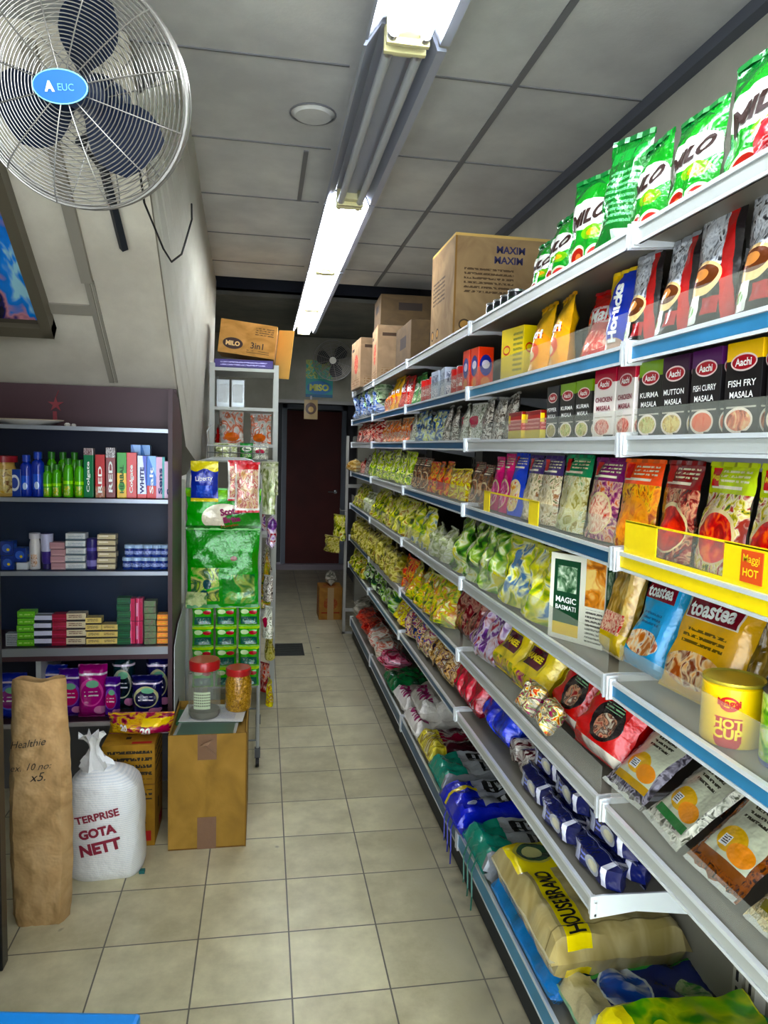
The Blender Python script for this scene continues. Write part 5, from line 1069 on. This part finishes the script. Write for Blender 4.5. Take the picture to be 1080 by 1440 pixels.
def jar(x, y, z, r, h, cont, lab, tagm=None, clear=False):
    o = empty('plastic_jar', (x, y, z)); jm = clear_mat('jar_plastic', '#b8bcb0', .22, .05)
    if clear:
        MB().lathe([(0, 0), (r*.9, 0), (r, .012), (r, h*.7), (r*.85, h*.84), (r*.8, h*.86)], 28).build('jar_body', jm, o, smooth=True)
        MB().lathe([(0, .003), (r*.85, .003), (r*.93, .012), (r*.93, h*.12), (0, h*.12)], 24).build('contents', cont, o, smooth=True)
    else: MB().lathe([(0, 0), (r*.9, 0), (r, .012), (r*1.02, h*.35), (r, h*.66), (r*.85, h*.8), (r*.82, h*.83)], 28).build('jar_body', cont, o, smooth=True)
    MB().lathe([(r*.93, h*.84), (r*.95, h*.84), (r*.97, h*.97), (r*.9, h), (0, h)], 28).build('screw_lid', mat('lid_red', '#b81c1c', .3, coat=.4), o, smooth=True)
    if tagm: 
        f_ = MB(); n = 8
        for i in range(n):
            a0, a1 = R(-35+60*i/n), R(-35+60*(i+1)/n); rr = r+.0015
            f_.quad((rr*math.sin(a0), -rr*math.cos(a0), h*.2), (rr*math.sin(a1), -rr*math.cos(a1), h*.2), (rr*math.sin(a1), -rr*math.cos(a1), h*.5), (rr*math.sin(a0), -rr*math.cos(a0), h*.5))
        f_.build('jar_label', tagm, o)
    return tag(o, lab, 'jar')
jar(-.24, 3.1, zp+.0202, .068, .25, mat('seeds', '#7c7868', .7), 'larger clear jar with red lid and paper label on the cardboard box', pack('jarlab', '#c4ccb4', [(('lines', .1, .1, .9, .9, 5), '#5c6450')], .6, 0, 0), True)
jar(-.098, 3.17, zp+.0202, .058, .19, pack('noodle_fill', ('busy', 24, ['#7c5820', '#b08838', '#c8a458']), [], .2, .7, .6, 60), 'smaller jar of golden snack with red lid on the cardboard box')
wb = empty('white_board', (-.3735, 3.4, 0)); q_ = MB(); pts = [(-.24, .47), (.2, .5), (.2, .87), (-.1, .83), (-.24, .76)]
va = [q_.bm.verts.new((.002, y, z)) for y, z in pts]; vb = [q_.bm.verts.new((-.002, y, z)) for y, z in pts]; q_.bm.faces.new(va); q_.bm.faces.new(vb[::-1])
for i in range(5): q_.bm.faces.new((va[i], vb[i], vb[(i+1) % 5], va[(i+1) % 5]))
q_.build('board', mat('board_white', '#bfc2c4', .5), wb); MB().box(-.0015, .0015, -.05, .15, 0, .49).build('support', mat('board_white', '#bfc2c4', .5), wb)
tag(wb, 'thin pale board standing between the plum cabinet and the cardboard box', 'board')
# small printed carton with the noodle pack on it
sc_ = empty('printed_carton', (-.523, 3.02, 0)); W, D, H = .205, .22, .43
MB().box(-W/2, W/2, -D/2, D/2, 0, H, .002).build('carton', pack('p_small', ('busy', 2, ['#96702e', '#a8823c', '#b48e46']), [(('rect', 0, .6, 1, .615), '#7c5a24'), (('lines', .1, .66, .95, .94, 4), '#2c2418'), (('lines', .4, .46, .95, .56, 2), '#3c3020'), (('rect', .55, .05, .93, .15), '#a82c1c'), (('rect', .4, .27, .5, .38), '#1c1814')], .75, 0, .1), sc_)
lettering('9', .04, .045, .14, lambda x, z: (x, -D/2-.0015, z), INKK, sc_, bold=.06); lettering('KARA', .06, .04, .105, lambda x, z: (x, -D/2-.0015, z), INKK, sc_, bold=.03)
tag(sc_, 'small brown printed carton on the floor behind the white sack', 'carton')
kind('npack', lambda: K_pouch('noodle_multipack', .27, .09, .16, pack('p_npack', ('busy', 5, ['#5c1424', '#a81c4c', '#e0c020', '#c89030']), [(('rect', .55, .15, .95, .55), '#a81850'), (('rect', .55, .6, .95, .85), '#e8d028'), (('rect', 0, 0, .3, .6), ('busy', 9, ['#d8a830', '#e8d060', '#a86020']))], .2, .6, .5), 'pillow', SEAL('#7c1838'), [('20', .16, .12, .38, INKW, dict(bold=.05)), ('20', .12, -.22, .55, INKW, dict(bold=.05))], 6, .006))
place('npack', -.49, 3.03, .4305, 'yellow and magenta noodle multipack on the small printed carton', 'noodles', rz=-3)
# white woven sack
sk = empty('woven_sack', (-.575, 2.76, 0)); b = MB(); SG = 36; rings = []; NR = 26; HS = .43
SACKW = pack('p_sack', '#ececec', [(('lines', .0, 0, 1, 1, 55), '#dcdfe2')], .55, .1, .35, 30)
def sring(v):
    a = .118+.018*math.sin(v*3.1+.3)+.014*(1-v)**3; d = .085+.012*math.sin(v*3.1)
    if v < .05: a *= .9+2*v; d *= .85+3*v
    if v > .84: k = (v-.84)/.16; a *= (1-k**2*.9); d *= (1-k**2*.9)
    return a, d
def sp_(v, th):
    a, d = sring(v); c, s = math.cos(th), math.sin(th); e = .62
    x = a*math.copysign(abs(c)**e, c); y = d*math.copysign(abs(s)**e, s)
    k = noise.noise(Vector((c*2, s*2, v*4)))*.01; x += x*k*4-(.03*max(0, v-.8)/.2); y += y*k*6
    return Vector((x, y, v*HS+(.02*c*max(0, v-.7))))
for j in range(NR+1): rings.append([b.bm.verts.new(sp_(j/NR, 2*math.pi*i/SG)) for i in range(SG)])
for j in range(NR):
    for i in range(SG):
        f_ = b.bm.faces.new((rings[j][i], rings[j][(i+1) % SG], rings[j+1][(i+1) % SG], rings[j+1][i]))
        for l, (uu, vv) in zip(f_.loops, ((i/SG, j/NR), ((i+1)/SG, j/NR), ((i+1)/SG, (j+1)/NR), (i/SG, (j+1)/NR))): l[b.uv].uv = (uu, vv)
b.bm.faces.new(rings[0][::-1]); b.bm.faces.new(rings[-1]); b.build('sack_body', SACKW, sk, smooth=True)
nk = MB(); rg = []
for j in range(9):
    v = j/8; r0 = .03+.022*math.sin(v*5+1.2)+.012*v
    rg.append([nk.bm.verts.new((-.032-.02*v+(r0*(1+.3*math.sin(i*1.3+j)))*math.cos(2*math.pi*i/18), (r0*.8*(1+.25*math.cos(i*2.1)))*math.sin(2*math.pi*i/18), .405+.135*v+.014*math.sin(i*2.3)*(j == 8))) for i in range(18)])
for j in range(8):
    for i in range(18): nk.bm.faces.new((rg[j][i], rg[j][(i+1) % 18], rg[j+1][(i+1) % 18], rg[j+1][i]))
nk.bm.faces.new(rg[-1]); nk.build('gathered_neck', SACKW, sk, smooth=True)
MB().tube([(-.036+.032*math.cos(a*.52), .028*math.sin(a*.52), .432) for a in range(12)], .004, 6, True).build('tie_string', mat('string_white', '#c8c8c8', .7), sk)
def sackfn(x, z):
    v = z/HS; best = None
    a, d = sring(v); c = max(-.97, min(.97, math.copysign((abs(x)/a)**(1/.62), x))) if abs(x) < a else .97
    p = sp_(v, -math.acos(c)); return (p.x, p.y-.003, p.z)
MAR = mat('print_maroon', '#94203c', .6)
lettering('TERPRISE', .155, -.015, .265, sackfn, MAR, sk, rot=12, bold=.03); lettering('GOTA', .135, -.015, .205, sackfn, MAR, sk, rot=12, bold=.05); lettering('NETT', .15, -.005, .145, sackfn, MAR, sk, rot=12, bold=.05)
MB().box(.125, .145, -.05, -.03, .001, .012).build('corner_knot', mat('knot_teal', '#1c6c6c', .5), sk)
tag(sk, 'white woven sack with maroon lettering and tied neck on the floor', 'sack')
# tall brown paper bag
pb_ = empty('paper_bag', (-.735, 2.5, 0)); b = MB(); nx, nz = 16, 40; g = {}
def pbp(u, v, s):
    x = (u-.5)*(.185+.02*math.sin(v*4)-.0*v); t_ = (.055*(1-v*.6))*min(1, min(u, 1-u)*8)**.5
    c = noise.noise(Vector((u*5, v*14, s*3)))*.008 + noise.noise(Vector((u*9, v*26+5, s)))*.004
    z = v*.845+(.006*math.sin(u*9) if v > .98 else 0); zc = 0 if v == 0 else z
    if v < .04: x *= .96; t_ *= .9
    return Vector((x+c*.5, s*t_+c, zc))
for s in (-1, 1):
    for j in range(nz+1):
        for i in range(nx+1):
            p = pbp(i/nx, j/nz, s)
            if i in (0, nx): p.y = noise.noise(Vector((i, j*.4, 1)))*.006; p.x = pbp(i/nx, j/nz, 1).x
            g[s, i, j] = b.bm.verts.new(p)
    for j in range(nz):
        for i in range(nx):
            q4 = [g[s, i, j], g[s, i+1, j], g[s, i+1, j+1], g[s, i, j+1]]; uvs = [(i/nx, j/nz*3), ((i+1)/nx, j/nz*3), ((i+1)/nx, (j+1)/nz*3), (i/nx, (j+1)/nz*3)]
            if s == 1: q4.reverse(); uvs.reverse()
            f_ = b.bm.faces.new(q4)
            for l, uu in zip(f_.loops, uvs): l[b.uv].uv = uu
for i in range(nx): b.bm.faces.new((g[-1, i, 0], g[1, i, 0], g[1, i+1, 0], g[-1, i+1, 0]))
bmesh.ops.remove_doubles(b.bm, verts=b.bm.verts, dist=1e-5); b.build('paper_body', KRAFT, pb_, smooth=True)
pfn = lambda x, z: (x, pbp(x/.2+.5, z/.845, -1).y-.004, z)
PEN = mat('pen_black', '#2c2420', .6)
lettering('Healthie', .115, -.03, .635, pfn, PEN, pb_, rot=7, bold=-.004, shear=.4); lettering('ex. 10 no:', .13, -.02, .555, pfn, PEN, pb_, rot=3, bold=-.006, shear=.4); lettering('x5.', .05, .0, .52, pfn, PEN, pb_, rot=4, bold=-.002, shear=.4)
tag(pb_, 'tall brown paper bag with handwriting standing at the left edge', 'paper bag')

# ------------------------------------------------------------------ fridge edge and blue counter by the camera
fg = empty('display_fridge', (0, 0, 0)); FB = mat('fridge_black', '#14171c', .3)
MB().box(-1.4, -.80, 1.25, 2.28, .0, .14).build('plinth', FB, fg); MB().box(-1.4, -.80, 1.25, 2.28, 1.86, 2.0).build('header', FB, fg)
MB().box(-.86, -.778, 2.24, 2.29, 0, 2.0, .004).build('corner_post', FB, fg); MB().box(-1.4, -1.36, 1.25, 2.28, .14, 1.86).build('rear_panel', mat('fridge_inside', '#a8b4bc', .5), fg)
MB().box(-.815, -.80, 1.27, 2.24, .14, 1.86).build('glass_door', clear_mat('fridge_glass', '#a8c8e0', .15, .03), fg)
MB().box(-1.36, -.86, 2.25, 2.28, .14, 1.86).build('side_panel', FB, fg)
for z in (.5, .9, 1.3): MB().box(-1.35, -.84, 1.27, 2.24, z, z+.01).build('wire_shelf', mat('wire_white', '#c8ccd0', .4), fg)
tag(fg, 'tall black glass door fridge standing at the far left edge', 'fridge')
bc = empty('blue_counter', (0, 0, 0), (0, 0, R(-9))); BCM = mat('counter_blue', '#0d86c8', .3, coat=.3)
MB().box(-.95, -.33, .35, 1.0, .76, .8, .006).build('counter_top', BCM, bc); MB().box(-.93, -.35, .37, .98, .08, .76).build('counter_body', mat('counter_body', '#c8ccd0', .4), bc); MB().box(-.91, -.37, .4, .95, 0, .08).build('plinth', FB, bc)
tag(bc, 'bright blue counter top at the bottom left corner', 'counter')

# ------------------------------------------------------------------ wire rack with hanging goods
RW = mat('rack_white', '#bdc0be', .35, .2); WIRE = mat('rack_wire', '#7c7f7c', .35, .6)
rk = empty('wire_rack', (0, 0, 0)); YF, YK = 3.6, 4.05; XL, XR = -.365, -.012
def arch(y): return [(XL, y, .1)]+[(XL, y, 1.45)]+[(XL+.1*(1-math.cos(a)), y, 1.47+.1*math.sin(a)) for a in (.3, .7, 1.1, 1.5)]+[(XR-.1*(1-math.cos(a)), y, 1.47+.1*math.sin(a)) for a in (1.5, 1.1, .7, .3)]+[(XR, y, 1.45), (XR, y, .1)]
for y in (YF, YK): MB().tube(arch(y), .009, 8).build('frame_tube', RW, rk, smooth=True)
for z in (.14, .5, .95, 1.35):
    w_ = MB()
    for i in range(9): w_.tube([(XL+.01+i*(XR-XL-.02)/8, YF, z), (XL+.01+i*(XR-XL-.02)/8, YK, z)], .002, 5)
    w_.tube([(XL, YF, z), (XR, YF, z)], .004, 6); w_.tube([(XL, YK, z), (XR, YK, z)], .004, 6); w_.build('wire_shelf', WIRE, rk)
w_ = MB()
for i in range(8): w_.tube([(XR, YF+i*(YK-YF)/7, .14), (XR, YF+i*(YK-YF)/7, 1.4)], .0018, 5)
for j in range(10): w_.tube([(XR, YF, .2+j*.13), (XR, YK, .2+j*.13)], .0018, 5)
w_.build('side_grid', WIRE, rk)
for x in (XL, XR):
    for y in (YF, YK):
        c = MB(); c.cyl((x-.009, y, .028), (x+.009, y, .028), .027, 16); c.build('caster_wheel', mat('rubber', '#15161a', .6), rk); MB().box(x-.014, x+.014, y-.012, y+.012, .05, .1).build('caster_fork', mat('caster_grey', '#5c5f60', .4, .6), rk)
tag(rk, 'white arched wire rack on casters hung with green sponge packs', 'rack')
GR1 = pack('p_sponge1', '#2cae30', [(('wave', .8, 4, .06), '#8cc81c'), (('ell', .5, .3, .3, .34), '#e8e0d0'), (('ell', .8, .2, .3, .3), '#2c8c28'), (('rect', 0, 0, 1, .1), '#1c6c28')], .2, .6, .5, metal=0)
kind('spongebig', lambda: K_pouch('sponge_pack', .36, .2, .05, GR1, 'pillow', SEAL('#4cb82c'), [('Scotch', .3, .1, .46, INKP, dict(rot=8, bold=.05, h=.035)), ('Brite', .24, .12, .26, INKP, dict(rot=8, bold=.05, h=.03)), ('3 Complete', .24, .08, .1, INKR, dict(rot=8, bold=.0))], 2, .006))
place('spongebig', -.187, 3.53, 1.235, 'upper green sponge pack with magenta lettering hanging on the wire rack', 'sponge pack', rz=0)
kind('spongelong', lambda: K_pouch('sponge_pack', .355, .4, .06, pack('p_sponge2', '#229a34', [(('rect', .05, .08, .45, .5), ('busy', 5, ['#2cae30', '#d8d88c', '#1c5c3c', '#b8d060'])), (('ell', .28, .3, .06, .06), '#1c4c50'), (('ell', .24, .18, .06, .05), '#1c4c50'), (('rect', .5, .05, .95, .42), ('busy', 4, ['#1c8c38', '#2ca048', '#a8b868', '#147038'])), (('ell', .66, .62, .05, .03), '#7c3c1c'), (('rect', 0, .96, 1, .98), '#8cd88c'), (('rect', 0, 0, .28, .2), ('busy', 5, ['#b8c888', '#d8e0b0', '#5c8c50']))], .18, .7, .6), 'pillow', SEAL('#1c8c30'), (), 4, .008))
place('spongelong', -.19, 3.555, .845, 'long bright green sponge pack hanging in the middle of the rack', 'sponge pack', rz=0)
kind('spongesm', lambda: K_pouch('scouring_pad_pack', .105, .1, .045, pack('p_sponge3', '#4cae3c', [(('rect', .1, .1, .9, .5), '#1f5c4c'), (('rect', .2, .2, .8, .42), ('busy', 8, ['#2c7c6c', '#14403c', '#8cb8a0'])), (('ell', .3, .75, .2, .12), '#d8e8c0'), (('ell', .7, .72, .2, .1), '#b02c38'), (('rect', 0, .9, 1, 1), '#c8e060')], .2, .5, .4), 'brick', SEAL('#8cd050'), seed=5, nx=8, ny=8))
for j in range(4):
    for i in range(3):
        place('spongesm', -.285+i*.112, 3.565, .75-j*.103, f'{["left", "middle", "right"][i]} green scouring pad pack in the {["top", "second", "third", "bottom"][j]} hanging row of the rack', 'sponge pack', 'small scouring pad packs on the rack', rz=random.uniform(-4, 4))
kind('bluehang', lambda: K_pouch('cloth_pack', .13, .19, .03, pack('p_bluehang', '#1a2f9c', [(('wave', .78, 9, .04), '#e0d41c'), (('rect', 0, 0, 1, .08), '#e0d04c'), (('rect', .2, .12, .8, .4), ('busy', 7, ['#1a3cae', '#4870d0']))], .2, .5, .4), 'pillow', SEAL('#e8dc20'), [('Liberty', .66, 0, .56, INKW, dict(bold=.02, rot=4))], 9))
place('bluehang', -.275, 3.485, 1.375, 'blue pouch with yellow top hanging on the wire rack', 'pouch', rz=-4)
kind('whitehang', lambda: K_pouch('snack_pouch', .12, .24, .03, pack('p_whitehang', ('busy', 6, ['#c8a070', '#e8d8c0', '#b85858', '#f0e8d8']), [(('rect', 0, .86, 1, 1), '#c01c34'), (('rect', 0, 0, 1, .08), '#e8e4dc'), (('rect', 0, 0, .07, 1), '#e8e4dc'), (('rect', .93, 0, 1, 1), '#e8e4dc')], .2, .5, .4), 'pillow', SEAL('#d02840'), (), 10))
place('whitehang', -.075, 3.485, 1.325, 'white and pink pouch with red top hanging on the wire rack', 'pouch', rz=5)
place('whitehang', -.11, 3.5, 1.38, 'red topped pouch hanging behind the white and pink one', 'pouch', rz=14, sc=(1, 1, .8))
# goods on the side of the rack facing the aisle
for i, (k, y, z, s, lab) in enumerate((('palebag', 3.68, 1.3, (.55, .5, 1.6), 'clear grey bag hanging at the top right side of the rack'), ('palebag', 3.95, 1.38, (.6, .5, 1.2), 'clear bag hanging at the top rear of the rack side'), ('wafer', 3.72, 1.12, (.5, .8, .9), 'dark purple pouch hanging on the aisle side of the rack'), ('herbbag', 3.8, .86, (.5, .5, 1.5), 'olive yellow pouch hanging on the aisle side of the rack'),
                            ('whitebag', 3.66, .66, (.55, 1, 1.1), 'pale pouch with red oval hanging low on the rack side'), ('olivebag', 3.82, .5, (.5, .5, 1.2), 'olive pouch hanging low on the rack side'), ('spicebag', 3.93, .95, (.6, 1, 1.1), 'dark clear pouch hanging at the rear of the rack side'), ('spicebag', 3.72, .84, (.5, 1, .9), 'clear dark pouch hanging mid height on the rack side'), ('yelsnack', 3.66, .3, (.5, .6, 1.1), 'yellow pouch hanging lowest on the rack side'), ('redplastic', 3.88, .3, (.35, .4, 1.0), 'small red pouch hanging lowest at the rack rear'))):
    place(k, .022+.012*(i % 3), y, z, lab, 'pouch', rz=-75+random.uniform(-25, 40), sc=s).name = 'hanging_pouch'

# ------------------------------------------------------------------ white shelf rack behind, with cartons on top
wr = empty('storage_rack', (0, 0, 0)); PW = mat('rack_paint', '#b5b8b2', .45); X0, X1, Y0, Y1 = -.325, .085, 4.45, 4.85
for x in (X0, X1-.03):
    for y in (Y0, Y1-.03): MB().box(x, x+.03, y, y+.03, 0, 2.135).build('post', PW, wr)
for z in (2.11, 1.875, 1.655, 1.56, 1.1, .6, .15):
    MB().box(X0+.002, X1-.002, Y0-.002, Y1, z-.02, z).build('shelf', PW, wr)
tag(wr, 'white metal storage rack standing against the stair wall behind the wire rack', 'rack')
mc = empty('milo_carton', (-.11, 4.62, 2.19), (0, R(6), R(-2))); mc.name = 'cardboard_carton'
MB().box(-.17, .17, -.13, .13, 0, .2, .002).build('carton', pack('p_milocart', ('busy', 2, ['#a07c48', '#b08c58', '#bc9864']), [(('lines', .62, .62, .95, .88, 4), '#6c5030'), (('lines', .5, .1, .9, .18, 1), '#6c5030')], .8, 0, .1), mc)
lg = MB(); ring = [(-.085+.06*math.cos(a*math.pi/12), .062+.034*math.sin(a*math.pi/12)) for a in range(24)]; f_ = lg.bm.faces.new([lg.bm.verts.new((x, -.1315, z)) for x, z in ring]); lg.build('logo_patch', INKB, mc)
lettering('MILO', .085, -.085, .062, lambda x, z: (x, -.133, z), mat('ink_tan', '#d8b880', .6), mc, bold=.05); lettering('3in1', .075, .06, .065, lambda x, z: (x, -.133, z), INKB, mc, bold=.01)
fp = MB(); fp.box(-.002, .002, -.12, .0, -.2, .1); fo_ = fp.build('open_flap', pack('p_flap', '#d0ae70', [], .8, 0, 0), mc); fo_.location = (.178, .0, .1); fo_.rotation_euler = (0, 0, R(52))
tag(mc, 'tilted brown carton with logo oval and open flap on the storage rack', 'carton')
bb = empty('flat_carton', (-.12, 4.62, 2.111)); MB().box(-.18, .17, -.14, .14, 0, .052, .002).build('carton', pack('p_flatc', '#4a3f7c', [(('lines', .1, .2, .9, .8, 2), '#b8b4d0'), (('rect', .0, .0, 1, .15), '#2c2860')], .5, .2, 0), bb); MB().box(-.02, .02, -.141, .141, .0522, .0528).build('tape', TAPE, bb)
tag(bb, 'flat purple blue carton under the tilted brown one', 'carton')
for i, x in enumerate((-.25, -.16)):
    o_ = empty('tissue_box', (x, 4.58, 1.876)); MB().box(-.04, .04, -.06, .06, 0, .17, .003).build('box_body', mat('silver_box', '#a8acac', .3, .4), o_); MB().box(-.03, .03, -.0615, -.06, .03, .14).build('front_label', mat('silver_label', '#c4c8c8', .4), o_)
    tag(o_, ['left', 'right'][i]+' silver grey box on the upper level of the storage rack', 'box')
kind('carrier', lambda: K_pouch('carrier_bag', .15, .2, .1, pack('p_carrier', ('busy', 3, ['#b8b8b0', '#e8e6e0', '#d8702c', '#f0eee8']), [(('ell', .5, .2, .3, .14), '#d87828')], .25, .5, .6), 'stand', SEAL('#e0ded8'), seed=15, crump=.012))
place('carrier', -.2, 4.6, 1.656, 'white and orange carrier bag on the storage rack', 'bag', rz=5); place('carrier', -.02, 4.62, 1.656, 'white carrier bag at the right end of the storage rack', 'bag', rz=-12, sc=(.9, 1, .95))
row('redpouch', 'top', [4.66], 'x', 'pouch', names=['small red pouch at the left of the storage rack'], x=-.285, z=1.656, sc=.6, rx=0)
# basket with bags hooked on the rack front
bk = empty('wire_basket', (-.15, 4.33, 1.56)); w_ = MB()
for z in (0, .04, .08): w_.tube([(-.17, -.09, z), (.17, -.09, z), (.17, .1, z), (-.17, .1, z)], .003, 5, True)
for i in range(9): w_.tube([(-.17+i*.0425, -.09, .08), (-.17+i*.0425, -.09, 0), (-.17+i*.0425, .1, 0), (-.17+i*.0425, .1, .08)], .002, 5)
w_.build('wire_mesh', WIRE, bk); MB().tube([(-.17, -.09, .08), (.17, -.09, .08), (.17, .1, .08), (-.17, .1, .08)], .005, 6, True).build('rim', RW, bk)
MB().tube([(-.17, .0, .08), (-.18, .0, .16), (-.16, .11, .2)], .004, 6).build('hook', RW, bk)
tag(bk, 'small wire basket hooked on the front of the storage rack', 'basket')
place('palebag', -.22, 4.33, 1.564, 'pale bag in the left of the small wire basket', 'bag', rz=3, sc=(.75, .9, .6)); place('greenpouch', -.1, 4.33, 1.564, 'green packet in the middle of the small wire basket', 'packet', rz=5, sc=(.7, 1, .6)); place('whitebag', -.02, 4.33, 1.564, 'pale packet at the right of the small wire basket', 'packet', rz=-5, sc=(.8, 1, .6))
for i, (k, x, z) in enumerate((('greenpouch', -.2, 1.101), ('wafer', -.05, 1.101), ('chili', -.2, .601), ('herbbag', -.02, .601), ('palebag', -.15, .151))):
    place(k, x, 4.62, z, ['green packet', 'purple wafer pack', 'orange chilli bag', 'yellow green bag', 'pale bag'][i]+' on a low level of the storage rack', 'packet', rz=0)

# ------------------------------------------------------------------ back wall posters
p1_ = empty('poster', (.56, 7.496, 2.16)); MB().box(-.14, .14, -.002, 0, 0, .38).build('sheet', pack('p_poster', '#2c8c84', [(('rect', 0, .5, 1, 1), ('busy', 6, ['#5c8c5c', '#b8b868', '#3c9c8c', '#8cc8a0'])), (('ell', .5, .26, .46, .18), '#1c6ca0'), (('rect', 0, 0, 1, .08), '#1c5c7c')], .5, .2, 0), p1_)
lettering('MISO', .2, 0, .1, lambda x, z: (x, -.0035, z), mat('ink_lime', '#c0c84c', .5), p1_, bold=.05)
tag(p1_, 'green and teal poster on the back wall above the doorway', 'poster')
p2_ = empty('hanging_sign', (.475, 7.455, 1.93)); MB().box(-.07, .07, -.003, 0, 0, .2).build('card', pack('p_sign', '#a89064', [(('ell', .5, .55, .4, .3), '#4c3020'), (('ell', .5, .5, .2, .15), '#c8a870')], .5, .2, 0), p2_); MB().box(-.01, .01, -.001, 0, .2, .24).build('hanger_strip', mat('string_white', '#c8c8c8', .7), p2_)
tag(p2_, 'small brown card hanging under the edge of the doorway', 'sign')

# ------------------------------------------------------------------ camera, world
q = [1.0035178e+03, 1.6880000e-01, 8.8700000e-02, -2.8000000e-02]
f = Vector((math.sin(q[1])*math.cos(q[2]), math.cos(q[1])*math.cos(q[2]), -math.sin(q[2])))
r = Vector((math.cos(q[1]), -math.sin(q[1]), 0)); u = r.cross(f)
c_, s_ = math.cos(q[3]), math.sin(q[3]); r2 = c_*r-s_*u; u2 = s_*r+c_*u
cam = bpy.data.cameras.new('camera'); co = bpy.data.objects.new('camera', cam); COL.objects.link(co)
co.matrix_world = Matrix(((r2.x, u2.x, -f.x, 0), (r2.y, u2.y, -f.y, 0), (r2.z, u2.z, -f.z, 1.65), (0, 0, 0, 1)))
cam.sensor_fit = 'VERTICAL'; cam.sensor_height = 36; cam.lens = 36*q[0]/1440; cam.clip_start = .02
SC.camera = co
w = bpy.data.worlds.new('world'); SC.world = w; w.use_nodes = True
bg = w.node_tree.nodes['Background']; bg.inputs[0].default_value = (.86, .93, 1, 1); bg.inputs[1].default_value = 2.5
SC.view_settings.view_transform = 'Standard'; SC.view_settings.look = 'None'; SC.view_settings.exposure = 1.9; SC.view_settings.gamma = 1
vs_ = SC.view_settings; vs_.use_curve_mapping = True; cm = vs_.curve_mapping; cv = cm.curves[3]
for a, b in ((.2, .13), (.5, .5), (.78, .83)): cv.points.new(a, b)
cm.update()
SC.cycles.max_bounces = 6; SC.cycles.transparent_max_bounces = 12
